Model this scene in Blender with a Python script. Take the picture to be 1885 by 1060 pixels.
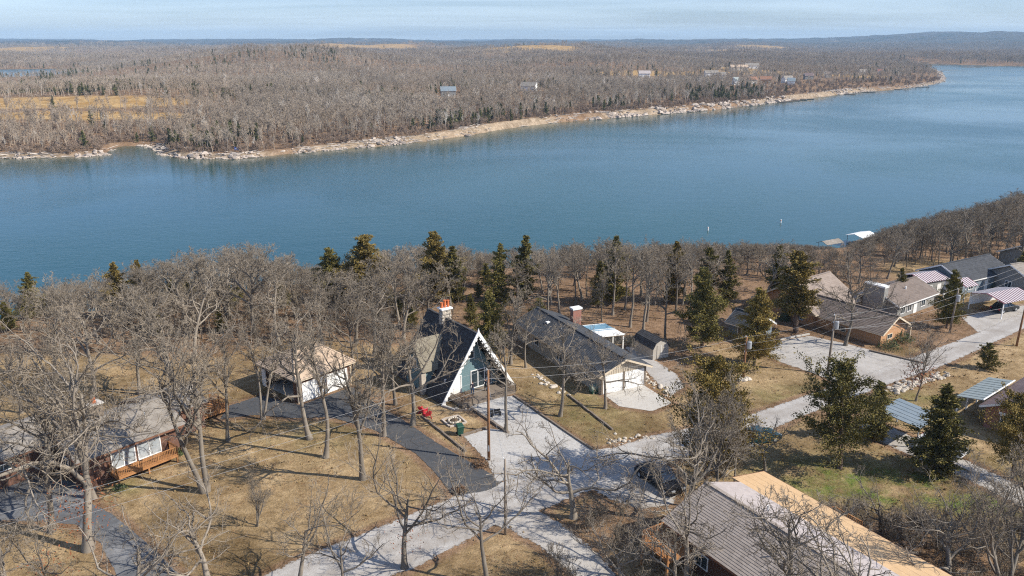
import bpy, math, random
import numpy as np
from mathutils import Vector, Matrix

R = math.radians
PI = math.pi
scene = bpy.context.scene
for o in list(bpy.data.objects):
    bpy.data.objects.remove(o)

# ------------------------------------------------------------------ camera, sky, sun, exposure
CAM_H, PITCH, FPX = 40.0, R(16.9), 1500.0
cam_data = bpy.data.cameras.new('camera')
cam_data.sensor_width = 36.0
cam_data.lens = 36.0 * FPX / 1885.0
cam_data.clip_start = 1.0
cam_data.clip_end = 40000.0
cam = bpy.data.objects.new('camera', cam_data)
cam.location = (0, 0, CAM_H)
cam.rotation_euler = (R(90) - PITCH, 0, 0)
scene.collection.objects.link(cam)
scene.camera = cam

SUN_EL, SUN_AZ = R(38), R(105)          # azimuth clockwise from +Y
world = bpy.data.worlds.new("World")
scene.world = world
world.use_nodes = True
wn = world.node_tree
wn.nodes.clear()
w_out = wn.nodes.new('ShaderNodeOutputWorld')
w_bg = wn.nodes.new('ShaderNodeBackground')
w_bg.inputs['Strength'].default_value = 0.068
sky = wn.nodes.new('ShaderNodeTexSky')
sky.sky_type = 'NISHITA'
sky.sun_disc = False
sky.sun_elevation = SUN_EL
sky.sun_rotation = SUN_AZ
sky.altitude = 200
sky.air_density = 1.0
sky.dust_density = 0.3
sky.ozone_density = 2.5
# thin cirrus: noise on a flat layer high above, faded at the zenith by its own thinness
tc = wn.nodes.new('ShaderNodeTexCoord')
sep = wn.nodes.new('ShaderNodeSeparateXYZ')
wn.links.new(tc.outputs['Generated'], sep.inputs[0])
mx = wn.nodes.new('ShaderNodeMath'); mx.operation = 'ADD'; mx.inputs[1].default_value = 0.05
wn.links.new(sep.outputs['Z'], mx.inputs[0])
mabs = wn.nodes.new('ShaderNodeMath'); mabs.operation = 'MAXIMUM'; mabs.inputs[1].default_value = 0.02
wn.links.new(mx.outputs[0], mabs.inputs[0])
dx = wn.nodes.new('ShaderNodeMath'); dx.operation = 'DIVIDE'
dy = wn.nodes.new('ShaderNodeMath'); dy.operation = 'DIVIDE'
wn.links.new(sep.outputs['X'], dx.inputs[0]); wn.links.new(mabs.outputs[0], dx.inputs[1])
wn.links.new(sep.outputs['Y'], dy.inputs[0]); wn.links.new(mabs.outputs[0], dy.inputs[1])
cmb = wn.nodes.new('ShaderNodeCombineXYZ')
wn.links.new(dx.outputs[0], cmb.inputs[0]); wn.links.new(dy.outputs[0], cmb.inputs[1])
mp = wn.nodes.new('ShaderNodeMapping'); mp.inputs['Scale'].default_value = (0.2, 0.42, 1)
mp.inputs['Rotation'].default_value = (0, 0, R(8))
wn.links.new(cmb.outputs[0], mp.inputs[0])
cn = wn.nodes.new('ShaderNodeTexNoise'); cn.inputs['Scale'].default_value = 1.0
cn.inputs['Detail'].default_value = 7; cn.inputs['Roughness'].default_value = 0.6
cn.inputs['Distortion'].default_value = 0.5
wn.links.new(mp.outputs[0], cn.inputs['Vector'])
cr = wn.nodes.new('ShaderNodeValToRGB')
cr.color_ramp.elements[0].position = 0.34; cr.color_ramp.elements[0].color = (0, 0, 0, 1)
cr.color_ramp.elements[1].position = 0.86; cr.color_ramp.elements[1].color = (0.55, 0.55, 0.55, 1)
wn.links.new(cn.outputs['Fac'], cr.inputs[0])
tint = wn.nodes.new('ShaderNodeMixRGB'); tint.blend_type = 'MULTIPLY'
tint.inputs[0].default_value = 1.0; tint.inputs[2].default_value = (0.95, 1.08, 1.47, 1)
wn.links.new(sky.outputs[0], tint.inputs[1])
wm = wn.nodes.new('ShaderNodeMixRGB'); wm.inputs[2].default_value = (11.4, 13.6, 15.6, 1)
wn.links.new(cr.outputs[0], wm.inputs[0]); wn.links.new(tint.outputs[0], wm.inputs[1])
wn.links.new(wm.outputs[0], w_bg.inputs['Color'])
wn.links.new(w_bg.outputs[0], w_out.inputs['Surface'])

sun_data = bpy.data.lights.new('sun', 'SUN')
sun_data.energy = 5.0
sun_data.angle = R(0.5)
sun_data.color = (1.0, 0.93, 0.82)
sun = bpy.data.objects.new('sun', sun_data)
to_sun = Vector((math.sin(SUN_AZ) * math.cos(SUN_EL), math.cos(SUN_AZ) * math.cos(SUN_EL), math.sin(SUN_EL)))
sun.rotation_euler = to_sun.to_track_quat('Z', 'Y').to_euler()
sun.location = (60, -30, 90)
scene.collection.objects.link(sun)

vs = scene.view_settings
scene.display_settings.display_device = 'sRGB'
vs.view_transform = 'Standard'
vs.look = 'None'
vs.gamma = 1.0
vs.use_curve_mapping = False
vs.exposure = 0.53
scene.render.engine = 'CYCLES'
cy = scene.cycles
cy.max_bounces = 5
cy.diffuse_bounces = 2
cy.glossy_bounces = 2
cy.transmission_bounces = 3
cy.transparent_max_bounces = 8
cy.volume_bounces = 0
cy.use_denoising = False
cy.use_adaptive_sampling = True
cy.adaptive_threshold = 0.02
cy.sample_clamp_indirect = 3.0
cy.pixel_filter_type = 'BLACKMAN_HARRIS'
cy.filter_width = 1.15

# ------------------------------------------------------------------ helpers
WATER_Z = -12.0


def P(px, py, z=0.0):
    """World point on the plane Z=z seen at pixel (px, py) of the 1885 x 1060 photograph."""
    u = (px - 942.5) / FPX; v = (py - 530) / FPX
    s = math.sin(PITCH) + v * math.cos(PITCH)
    t = (CAM_H - z) / s
    return (u * t, t * (math.cos(PITCH) - v * math.sin(PITCH)))


def height_at(Y, py):
    """Height of a point at distance Y that shows at row py."""
    v = (py - 530) / FPX
    t = Y / (math.cos(PITCH) - v * math.sin(PITCH))
    return CAM_H - t * (math.sin(PITCH) + v * math.cos(PITCH))


def tag(o, label=None, cat=None, group=None, kind=None):
    if label: o['label'] = label
    if cat: o['category'] = cat
    if group: o['group'] = group
    if kind: o['kind'] = kind
    return o


def thing(name, label, cat, loc=(0, 0, 0), rz=0.0, group=None):
    o = bpy.data.objects.new(name, None)
    o.empty_display_size = 0.3
    scene.collection.objects.link(o)
    o.location = loc if len(loc) == 3 else (loc[0], loc[1], 0)
    o.rotation_euler = (0, 0, rz)
    return tag(o, label, cat, group)


def link(name, me, parent=None):
    o = bpy.data.objects.new(name, me)
    scene.collection.objects.link(o)
    if parent is not None:
        o.parent = parent
    return o


def np_mesh(name, verts, faces, mat=None, smooth=False, matidx=None):
    """Fast mesh from (n,3) verts and (m,k) faces (all faces with k corners)."""
    me = bpy.data.meshes.new(name)
    verts = np.asarray(verts, dtype=np.float32)
    faces = np.asarray(faces, dtype=np.int32)
    m, k = faces.shape
    me.vertices.add(len(verts)); me.vertices.foreach_set('co', verts.ravel())
    me.loops.add(m * k); me.loops.foreach_set('vertex_index', faces.ravel())
    me.polygons.add(m)
    me.polygons.foreach_set('loop_start', np.arange(0, m * k, k, dtype=np.int32))
    try:
        me.polygons.foreach_set('loop_total', np.full(m, k, dtype=np.int32))
    except Exception:
        pass
    if matidx is not None:
        me.polygons.foreach_set('material_index', np.asarray(matidx, dtype=np.int32))
    me.update(calc_edges=True)
    me.polygons.foreach_set('use_smooth', np.full(m, bool(smooth)))
    for mm in (mat if isinstance(mat, (list, tuple)) else [mat] if mat else []):
        me.materials.append(mm)
    return me


class MB:
    """Collects boxes, tubes and prisms into one mesh."""
    def __init__(self):
        self.v = []; self.f = []; self.m = []; self.mi = 0

    def add(self, vs_, fs):
        n = len(self.v)
        self.v += [tuple(p) for p in vs_]
        self.f += [tuple(i + n for i in f) for f in fs]
        self.m += [self.mi] * len(fs)
        return self

    def box(self, x0, x1, y0, y1, z0, z1):
        v = [(x0, y0, z0), (x1, y0, z0), (x1, y1, z0), (x0, y1, z0), (x0, y0, z1), (x1, y0, z1), (x1, y1, z1), (x0, y1, z1)]
        return self.add(v, [(0, 3, 2, 1), (4, 5, 6, 7), (0, 1, 5, 4), (1, 2, 6, 5), (2, 3, 7, 6), (3, 0, 4, 7)])

    def bar(self, a, b, w, h, up=(0, 0, 1)):
        a = Vector(a); b = Vector(b); d = (b - a).normalized(); up = Vector(up)
        s = d.cross(up)
        if s.length < 1e-4: s = d.cross(Vector((1, 0, 0)))
        s.normalize(); u = s.cross(d).normalized()
        q = []
        for p in (a, b):
            for i, j in ((-1, -1), (1, -1), (1, 1), (-1, 1)):
                q.append(p + s * (i * w / 2) + u * (j * h / 2))
        return self.add(q, [(0, 1, 2, 3), (7, 6, 5, 4), (0, 4, 5, 1), (1, 5, 6, 2), (2, 6, 7, 3), (3, 7, 4, 0)])

    def tube(self, pts, rads, n=8, caps=True):
        pts = [Vector(p) for p in pts]
        if not hasattr(rads, '__len__'): rads = [rads] * len(pts)
        vs_ = []; fs = []
        ref = Vector((0.13, 0.31, 0.94))
        for i, p in enumerate(pts):
            d = (pts[min(i + 1, len(pts) - 1)] - pts[max(i - 1, 0)]).normalized()
            s = d.cross(ref)
            if s.length < 0.05: s = d.cross(Vector((1, 0, 0)))
            s.normalize(); u = s.cross(d)
            for k in range(n):
                a = 2 * PI * k / n
                vs_.append(p + (s * math.cos(a) + u * math.sin(a)) * rads[i])
        for i in range(len(pts) - 1):
            for k in range(n):
                a, b = i * n + k, i * n + (k + 1) % n
                fs.append((a, b, b + n, a + n))
        if caps:
            fs.append(tuple(range(n - 1, -1, -1)))
            fs.append(tuple(range((len(pts) - 1) * n, len(pts) * n)))
        return self.add(vs_, fs)

    def prism(self, poly, vec):
        """Polygon (3D points) swept along vec."""
        n = len(poly); vec = Vector(vec)
        a = [Vector(p) for p in poly]; b = [p + vec for p in a]
        fs = [tuple(range(n - 1, -1, -1)), tuple(range(n, 2 * n))]
        fs += [(i, (i + 1) % n, n + (i + 1) % n, n + i) for i in range(n)]
        return self.add(a + b, fs)

    def slope(self, A, B, C, D, t=0.16, courses=0, lift=0.03):
        """Roof slab: A-B the eave, D-C the ridge, t thick, with real shingle courses stepped proud."""
        A, B, C, D = (Vector(p) for p in (A, B, C, D))
        n = (B - A).cross(D - A).normalized()
        if n.z < 0: n = -n
        lo = [A, B, C, D]; hi = [p + n * t for p in lo]
        self.add(lo + hi, [(0, 1, 2, 3), (4, 5, 6, 7), (0, 4, 5, 1), (1, 5, 6, 2), (2, 6, 7, 3), (3, 7, 4, 0)])
        for i in range(courses):
            a, b = i / courses, (i + 1) / courses
            p0, p1 = A.lerp(D, a), B.lerp(C, a); p2, p3 = B.lerp(C, b), A.lerp(D, b)
            self.add([p0 + n * (t + .004), p1 + n * (t + .004), p0 + n * (t + lift), p1 + n * (t + lift), p2 + n * (t + .008), p3 + n * (t + .008)],
                     [(0, 1, 3, 2), (2, 3, 4, 5), (0, 2, 5), (1, 4, 3)])
        return self

    def mesh(self, name, mats, smooth=False):
        me = bpy.data.meshes.new(name)
        me.from_pydata(self.v, [], self.f)
        for m in (mats if isinstance(mats, (list, tuple)) else [mats]): me.materials.append(m)
        for p, i in zip(me.polygons, self.m):
            p.material_index = i; p.use_smooth = smooth
        me.update()
        return me

    def build(self, name, mats, parent=None, smooth=False):
        return link(name, self.mesh(name, mats, smooth), parent)


def ico(rng, rx, ry, rz, jit=0.18):
    """A rough stone: jittered octa-subdivided ball, 18 verts."""
    vs_ = [(1, 0, 0), (-1, 0, 0), (0, 1, 0), (0, -1, 0), (0, 0, 1), (0, 0, -1)]
    fs = [(0, 2, 4), (2, 1, 4), (1, 3, 4), (3, 0, 4), (2, 0, 5), (1, 2, 5), (3, 1, 5), (0, 3, 5)]
    cache = {}; out = []
    def mid(a, b):
        k = (min(a, b), max(a, b))
        if k not in cache:
            m = Vector(vs_[a]) + Vector(vs_[b]); m.normalize(); vs_.append(tuple(m)); cache[k] = len(vs_) - 1
        return cache[k]
    for a, b, c in fs:
        ab, bc, ca = mid(a, b), mid(b, c), mid(c, a)
        out += [(a, ab, ca), (ab, b, bc), (ca, bc, c), (ab, bc, ca)]
    v2 = []
    for p in vs_:
        k = 1 + rng.uniform(-jit, jit)
        v2.append((p[0] * rx * k, p[1] * ry * k, p[2] * rz * k))
    return v2, out


# ------------------------------------------------------------------ materials
def new_mat(name):
    m = bpy.data.materials.new(name); m.use_nodes = True
    nt = m.node_tree; b = nt.nodes['Principled BSDF']
    b.inputs['Specular IOR Level'].default_value = 0.25
    return m, nt, b


def N(nt, t, **kw):
    n = nt.nodes.new(t)
    for k, v in kw.items():
        if hasattr(n, k): setattr(n, k, v)
        else: n.inputs[k].default_value = v
    return n


def noise(nt, vec, scale, detail=4, rough=0.55, dist=0.0):
    n = N(nt, 'ShaderNodeTexNoise', Scale=scale, Detail=detail, Roughness=rough, Distortion=dist)
    if vec is not None: nt.links.new(vec, n.inputs['Vector'])
    return n.outputs['Fac']


def ramp(nt, fac, p0, p1, c0=(0, 0, 0, 1), c1=(1, 1, 1, 1)):
    r = nt.nodes.new('ShaderNodeValToRGB')
    e = r.color_ramp.elements
    e[0].position = p0; e[0].color = c0; e[1].position = p1; e[1].color = c1
    nt.links.new(fac, r.inputs[0])
    return r.outputs[0]


def mix(nt, fac, a, b, blend='MIX'):
    m = N(nt, 'ShaderNodeMixRGB', blend_type=blend)
    for i, x in ((0, fac), (1, a), (2, b)):
        if isinstance(x, (int, float)): m.inputs[i].default_value = x
        elif isinstance(x, tuple): m.inputs[i].default_value = x if len(x) == 4 else (*x, 1)
        else: nt.links.new(x, m.inputs[i])
    return m.outputs[0]


def math_(nt, op, a, b=None):
    m = N(nt, 'ShaderNodeMath', operation=op)
    for i, x in enumerate((a, b)):
        if x is None: continue
        if isinstance(x, (int, float)): m.inputs[i].default_value = x
        else: nt.links.new(x, m.inputs[i])
    return m.outputs[0]


def bump(nt, b, h, strength=0.4, dist=0.1):
    n = N(nt, 'ShaderNodeBump', Strength=strength, Distance=dist)
    nt.links.new(h, n.inputs['Height']); nt.links.new(n.outputs[0], b.inputs['Normal'])


def coord(nt, kind='Object'):
    return nt.nodes.new('ShaderNodeTexCoord').outputs[kind]


def attr(nt, name):
    a = N(nt, 'ShaderNodeAttribute', attribute_name=name)
    return a.outputs['Fac']


def mottled(name, c1, c2, scale=3.0, rough=0.85, bmp=0.0, metallic=0.0, spec=0.25, dirt=None, obj_random=0.0):
    m, nt, b = new_mat(name)
    co = coord(nt)
    f = ramp(nt, noise(nt, co, scale, 5, 0.6), 0.3, 0.7)
    c = mix(nt, f, c1, c2)
    if dirt:
        f2 = ramp(nt, noise(nt, co, scale * 0.23, 4, 0.65), 0.5, 0.75)
        c = mix(nt, math_(nt, 'MULTIPLY', f2, 0.6), c, dirt)
    if obj_random:
        oi = nt.nodes.new('ShaderNodeObjectInfo')
        h = N(nt, 'ShaderNodeHueSaturation')
        nt.links.new(c, h.inputs['Color'])
        v = math_(nt, 'ADD', math_(nt, 'MULTIPLY', oi.outputs['Random'], obj_random * 2), 1 - obj_random)
        nt.links.new(v, h.inputs['Value'])
        c = h.outputs[0]
    nt.links.new(c, b.inputs['Base Color'])
    b.inputs['Roughness'].default_value = rough
    b.inputs['Metallic'].default_value = metallic
    b.inputs['Specular IOR Level'].default_value = spec
    if bmp: bump(nt, b, noise(nt, co, scale * 2.5, 4), bmp, 0.05)
    return m


def shingle_mat(name, c1, c2, tab=0.9, course=0.2, stain=None):
    m, nt, b = new_mat(name)
    co = coord(nt)
    br = N(nt, 'ShaderNodeTexVoronoi', Scale=2.2)
    nt.links.new(co, br.inputs['Vector'])
    sp = N(nt, 'ShaderNodeSeparateColor'); nt.links.new(br.outputs['Color'], sp.inputs[0])
    f = math_(nt, 'ADD', math_(nt, 'MULTIPLY', sp.outputs[0], 0.55), math_(nt, 'MULTIPLY', noise(nt, co, 9, 4, .7), 0.5))
    c = mix(nt, f, c1, c2)
    g = ramp(nt, noise(nt, co, 60, 2, .6), 0.3, 0.7, (.75, .75, .75, 1), (1.2, 1.2, 1.2, 1))
    c = mix(nt, 1.0, c, g, 'MULTIPLY')
    if stain:
        c = mix(nt, math_(nt, 'MULTIPLY', ramp(nt, noise(nt, co, .35, 5, .65), .48, .72), .7), c, stain)
    nt.links.new(c, b.inputs['Base Color'])
    b.inputs['Roughness'].default_value = 0.92
    bump(nt, b, noise(nt, co, 45, 3), .5, .02)
    return m


def siding_mat(name, c1, c2, axis='Z', pitch=0.2, dark=0.55):
    m, nt, b = new_mat(name)
    co = coord(nt)
    s = N(nt, 'ShaderNodeSeparateXYZ'); nt.links.new(co, s.inputs[0])
    q = math_(nt, 'FRACT', math_(nt, 'DIVIDE', s.outputs[axis], pitch))
    line = ramp(nt, q, 0.02, 0.14, (dark, dark, dark, 1), (1, 1, 1, 1))
    c = mix(nt, ramp(nt, noise(nt, co, 2.3, 5, .65), .3, .7), c1, c2)
    c = mix(nt, 1.0, c, line, 'MULTIPLY')
    nt.links.new(c, b.inputs['Base Color'])
    b.inputs['Roughness'].default_value = 0.8
    bump(nt, b, q, .5, .02)
    return m


def brick_mat(name, c1, c2, mortar):
    m, nt, b = new_mat(name)
    co = coord(nt)
    s = N(nt, 'ShaderNodeSeparateXYZ'); nt.links.new(co, s.inputs[0])
    cb = N(nt, 'ShaderNodeCombineXYZ')
    nt.links.new(math_(nt, 'ADD', s.outputs['X'], s.outputs['Y']), cb.inputs[0]); nt.links.new(s.outputs['Z'], cb.inputs[1])
    t = N(nt, 'ShaderNodeTexBrick', Scale=1.0)
    t.inputs['Color1'].default_value = (*c1, 1); t.inputs['Color2'].default_value = (*c2, 1); t.inputs['Mortar'].default_value = (*mortar, 1)
    t.inputs['Mortar Size'].default_value = 0.012; t.inputs['Brick Width'].default_value = 0.22; t.inputs['Row Height'].default_value = 0.075
    nt.links.new(cb.outputs[0], t.inputs['Vector'])
    c = mix(nt, math_(nt, 'MULTIPLY', noise(nt, co, 1.4, 4), 0.5), t.outputs['Color'], mix(nt, .5, c1, c2), 'MIX')
    nt.links.new(c, b.inputs['Base Color']); b.inputs['Roughness'].default_value = .9
    return m


def glass_mat(name, col=(0.03, 0.045, 0.055)):
    m, nt, b = new_mat(name)
    b.inputs['Base Color'].default_value = (*col, 1)
    b.inputs['Roughness'].default_value = 0.06
    b.inputs['Specular IOR Level'].default_value = 0.8
    return m


M = {}
M['bark'] = mottled('oak_bark', (0.265, 0.23, 0.185), (0.125, 0.105, 0.085), 7, .95, .5, obj_random=.28)
M['twig'] = mottled('oak_twigs', (0.265, 0.222, 0.168), (0.15, 0.122, 0.092), 1.3, .95, obj_random=.28)


def far_mat(name, c1, c2, c3):
    """Twigs of the far woods: every tree its own tone, and stands of browner or greyer trees."""
    m, nt, b = new_mat(name)
    geo = nt.nodes.new('ShaderNodeNewGeometry').outputs['Position']
    oi = nt.nodes.new('ShaderNodeObjectInfo').outputs['Random']
    c = mix(nt, oi, c1, c2)
    c = mix(nt, ramp(nt, noise(nt, geo, .006, 4, .6), .42, .62), c, c3)
    h = N(nt, 'ShaderNodeHueSaturation'); nt.links.new(c, h.inputs['Color'])
    v = math_(nt, 'ADD', math_(nt, 'MULTIPLY', math_(nt, 'ADD', noise(nt, geo, .016, 4, .65), noise(nt, geo, .0035, 3, .6)), 1.0), .02)  # broad noise varies brightness in place of shading on the rolling relief
    nt.links.new(v, h.inputs['Value'])
    nt.links.new(h.outputs[0], b.inputs['Base Color']); b.inputs['Roughness'].default_value = .95
    return m


M['far_twig'] = far_mat('far_twigs', (0.40, 0.345, 0.28), (0.27, 0.228, 0.18), (0.34, 0.272, 0.205))
M['far_pale'] = far_mat('sycamore_twigs', (0.60, 0.55, 0.49), (0.46, 0.42, 0.36), (0.50, 0.45, 0.38))
M['rust_leaf'] = mottled('rust_leaves', (0.27, 0.095, 0.035), (0.18, 0.06, 0.03), 2, .8)
M['cedar_bark'] = mottled('cedar_bark', (0.17, 0.12, 0.09), (0.09, 0.065, 0.05), 5, .95, .3)
M['clay_roof'] = mottled('faded_clay_roof', (0.30, 0.16, 0.10), (0.24, 0.13, 0.085), .4, .9)
M['faded_white'] = mottled('faded_white_metal', (0.56, 0.53, 0.53), (0.48, 0.45, 0.46), 1.6, .5)
M['white'] = mottled('white_paint', (0.80, 0.80, 0.78), (0.70, 0.70, 0.68), 1.6, .5, dirt=(.5, .48, .43))
M['teal'] = siding_mat('teal_siding', (0.13, 0.205, 0.225), (0.155, 0.235, 0.25), 'Z', .22)
M['slate'] = shingle_mat('slate_shingles', (0.038, 0.038, 0.040), (0.075, 0.074, 0.076))
M['dark_shingle'] = shingle_mat('charcoal_shingles', (0.040, 0.044, 0.050), (0.080, 0.084, 0.092))
M['olive_shingle'] = shingle_mat('mossy_shingles', (0.16, 0.14, 0.105), (0.26, 0.235, 0.18))
M['tan_shingle'] = shingle_mat('tan_shingles', (0.42, 0.315, 0.225), (0.54, 0.42, 0.31), stain=(.33, .25, .18))
M['grey_shingle'] = shingle_mat('weathered_grey_shingles', (0.20, 0.175, 0.15), (0.33, 0.30, 0.26), stain=(.13, .115, .10))
M['mauve_shingle'] = shingle_mat('mauve_shingles', (0.25, 0.212, 0.182), (0.40, 0.345, 0.30), stain=(.27, .235, .205))
M['lilac_shingle'] = shingle_mat('pale_shingles', (0.36, 0.32, 0.305), (0.47, 0.42, 0.40), stain=(.30, .265, .25))
M['tan_roll'] = shingle_mat('tan_rolled_roofing', (0.50, 0.34, 0.19), (0.58, 0.40, 0.23), stain=(.44, .31, .19))
M['brown_shingle'] = shingle_mat('brown_shingles', (0.135, 0.108, 0.092), (0.22, 0.18, 0.155))
M['light_brown_shingle'] = shingle_mat('light_brown_shingles', (0.22, 0.175, 0.145), (0.31, 0.255, 0.215))
M['plum_shingle'] = shingle_mat('plum_shingles', (0.12, 0.085, 0.085), (0.20, 0.15, 0.145))
M['rust_siding'] = siding_mat('rust_siding', (0.125, 0.066, 0.046), (0.165, 0.088, 0.062), 'X', .2)
M['brown_siding'] = siding_mat('brown_siding', (0.17, 0.085, 0.055), (0.21, 0.11, 0.07), 'X', .2)
M['cream'] = siding_mat('cream_siding', (0.44, 0.39, 0.32), (0.50, 0.45, 0.37), 'X', .3, .7)
M['cream_trim'] = mottled('cream_trim', (0.55, 0.46, 0.34), (0.62, 0.53, 0.40), 2, .7)
M['orange_brick'] = brick_mat('orange_brick', (0.46, 0.23, 0.095), (0.38, 0.18, 0.075), (.42, .33, .24))
M['red_brick'] = brick_mat('red_brick', (0.30, 0.085, 0.05), (0.22, 0.06, 0.04), (.35, .3, .26))
M['grey_siding'] = siding_mat('grey_siding', (0.22, 0.22, 0.21), (0.28, 0.275, 0.26), 'Z', .2)
M['blue_grey'] = siding_mat('blue_grey_siding', (0.16, 0.20, 0.235), (0.20, 0.24, 0.27), 'Z', .2)
M['blue_metal'] = mottled('blue_grey_metal', (0.16, 0.20, 0.23), (0.21, 0.25, 0.275), .8, .45, spec=.5, dirt=(.2, .2, .19))
M['green_metal'] = mottled('green_grey_metal', (0.22, 0.255, 0.245), (0.27, 0.30, 0.285), .8, .45, spec=.5)
M['maroon'] = mottled('maroon_metal', (0.17, 0.07, 0.085), (0.21, 0.09, 0.105), 1.2, .5)
M['wood'] = siding_mat('orange_deck_wood', (0.40, 0.20, 0.085), (0.33, 0.155, 0.06), 'X', .14, .6)
M['old_wood'] = mottled('weathered_wood', (0.23, 0.19, 0.15), (0.15, 0.12, 0.095), 4, .9, .3)
M['pole_wood'] = mottled('creosoted_pole', (0.30, 0.155, 0.075), (0.19, 0.10, 0.055), 3, .85, .3)
M['pole_grey'] = mottled('grey_pole', (0.28, 0.235, 0.19), (0.20, 0.165, 0.13), 3, .9, .3)
M['glass'] = glass_mat('window_glass')
M['curtain'] = mottled('curtained_glass', (0.42, 0.45, 0.46), (0.22, 0.25, 0.27), .9, .12, spec=.6)
M['black'] = mottled('black_plastic', (0.018, 0.018, 0.02), (0.03, 0.03, 0.032), 3, .5)
M['steel'] = mottled('galvanised_steel', (0.42, 0.44, 0.46), (0.35, 0.37, 0.39), 3, .4, metallic=.3)
M['wire'] = mottled('wire', (0.36, 0.36, 0.36), (0.28, 0.28, 0.28), 3, .5)
M['stone'] = mottled('pale_limestone', (0.47, 0.42, 0.35), (0.33, 0.29, 0.24), 1.2, .9, .4, obj_random=.2)
M['shore_rock'] = mottled('shore_limestone', (0.47, 0.40, 0.335), (0.30, 0.25, 0.21), .22, .95, .5)
M['drift'] = mottled('bleached_driftwood', (0.52, 0.46, 0.40), (0.38, 0.33, 0.28), .6, .95)
M['red'] = mottled('red_plastic', (0.55, 0.03, 0.045), (0.48, 0.025, 0.04), 2, .45)
M['green_bin'] = mottled('green_bin_plastic', (0.018, 0.065, 0.045), (0.025, 0.08, 0.055), 2, .5)
M['terracotta'] = mottled('terracotta', (0.58, 0.17, 0.06), (0.48, 0.13, 0.05), 3, .8)
M['concrete'] = mottled('concrete', (0.50, 0.475, 0.43), (0.42, 0.395, 0.355), .7, .9, .2, dirt=(.34, .3, .25))
M['dark_soil'] = mottled('dark_soil', (0.07, 0.05, 0.035), (0.11, 0.08, 0.055), 3, .95, .4)
M['leaf_green'] = mottled('shrub_leaves', (0.055, 0.085, 0.03), (0.085, 0.11, 0.045), 3, .7)
M['dead_leaf'] = mottled('dead_shrub_leaves', (0.21, 0.12, 0.065), (0.14, 0.085, 0.05), 3, .9)


def cedar_mat(name, c1, c2, c3):
    m, nt, b = new_mat(name)
    co = coord(nt)
    oi = nt.nodes.new('ShaderNodeObjectInfo')
    at = attr(nt, 'leaf')
    f = ramp(nt, noise(nt, co, 9, 3, .6), .35, .65)
    c = mix(nt, f, c1, c2)
    c = mix(nt, math_(nt, 'MULTIPLY', at, 0.75), c, c3)
    h = N(nt, 'ShaderNodeHueSaturation')
    nt.links.new(c, h.inputs['Color'])
    nt.links.new(math_(nt, 'ADD', math_(nt, 'MULTIPLY', oi.outputs['Random'], .5), .8), h.inputs['Value'])
    nt.links.new(h.outputs[0], b.inputs['Base Color'])
    b.inputs['Roughness'].default_value = .8
    return m


M['cedar'] = cedar_mat('cedar_foliage', (0.085, 0.084, 0.023), (0.155, 0.138, 0.038), (0.24, 0.178, 0.055))
M['cedar_gold'] = cedar_mat('bronzed_cedar_foliage', (0.115, 0.094, 0.025), (0.205, 0.154, 0.042), (0.31, 0.21, 0.062))

# ------------------------------------------------------------------ lake outline and terrain
far_px = [(-120, 293), (0, 292.5), (60, 292), (140, 290), (205, 285), (213, 276), (225, 270), (262, 269), (285, 274), (292, 284), (330, 291.5), (430, 293), (500, 287),
          (560, 281), (640, 274), (700, 269), (800, 259), (860, 250), (880, 246), (930, 238), (980, 231), (1040, 225), (1100, 219.5), (1200, 211.5), (1270, 206),
          (1330, 200.5), (1380, 195), (1420, 190), (1460, 184), (1500, 180), (1560, 172.5), (1600, 168), (1640, 165.5), (1690, 160), (1720, 155), (1737, 150), (1740, 144),
          (1733, 133), (1715, 126), (1695, 121), (1672, 117.5), (1700, 117), (1760, 119), (1820, 120.5), (1885, 121.5), (1960, 122)]
far_line = [P(a, b, WATER_Z) for a, b in far_px]
far_line = [(-900, 430), (-520, 395)] + far_line + [(1900, 1850), (2600, 1700)]
near_line = [(2600, 1300), (900, 620), (520, 455), (330, 372), (250, 322), (200, 288), (160, 256), (128, 232), (98, 212), (75, 197), (50, 188), (20, 180), (-10, 176), (-35, 172), (-55, 161), (-75, 150),
             (-105, 141), (-150, 147), (-260, 175), (-500, 220), (-900, 275)]
LAKE = np.array(far_line + near_line)


def seg_dist(px, py, line, closed=False):
    line = np.asarray(line, float)
    d = np.full(px.shape, 1e9)
    n = len(line)
    for i in range(n if closed else n - 1):
        ax, ay = line[i]; bx, by = line[(i + 1) % n]
        vx, vy = bx - ax, by - ay
        t = np.clip(((px - ax) * vx + (py - ay) * vy) / (vx * vx + vy * vy + 1e-12), 0, 1)
        d = np.minimum(d, np.hypot(px - ax - t * vx, py - ay - t * vy))
    return d


def inside(px, py, poly):
    poly = np.asarray(poly, float)
    c = np.zeros(px.shape, bool)
    n = len(poly); j = n - 1
    for i in range(n):
        xi, yi = poly[i]; xj, yj = poly[j]
        cond = ((yi > py) != (yj > py)) & (px < (xj - xi) * (py - yi) / (yj - yi + 1e-12) + xi)
        c ^= cond
        j = i
    return c


def sstep(x, a, b):
    t = np.clip((x - a) / (b - a), 0, 1)
    return t * t * (3 - 2 * t)


def vnoise(x, y, seed=0):
    """Smooth value noise in numpy."""
    xi = np.floor(x).astype(np.int64); yi = np.floor(y).astype(np.int64)
    fx = x - xi; fy = y - yi
    fx = fx * fx * (3 - 2 * fx); fy = fy * fy * (3 - 2 * fy)
    def h(a, b):
        n = (a * 374761393 + b * 668265263 + seed * 974634779) & 0x7fffffff
        n = ((n ^ (n >> 13)) * 1274126177) & 0x7fffffff
        return ((n ^ (n >> 16)) & 0xffff) / 65535.0
    return (h(xi, yi) * (1 - fx) + h(xi + 1, yi) * fx) * (1 - fy) + (h(xi, yi + 1) * (1 - fx) + h(xi + 1, yi + 1) * fx) * fy


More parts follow.
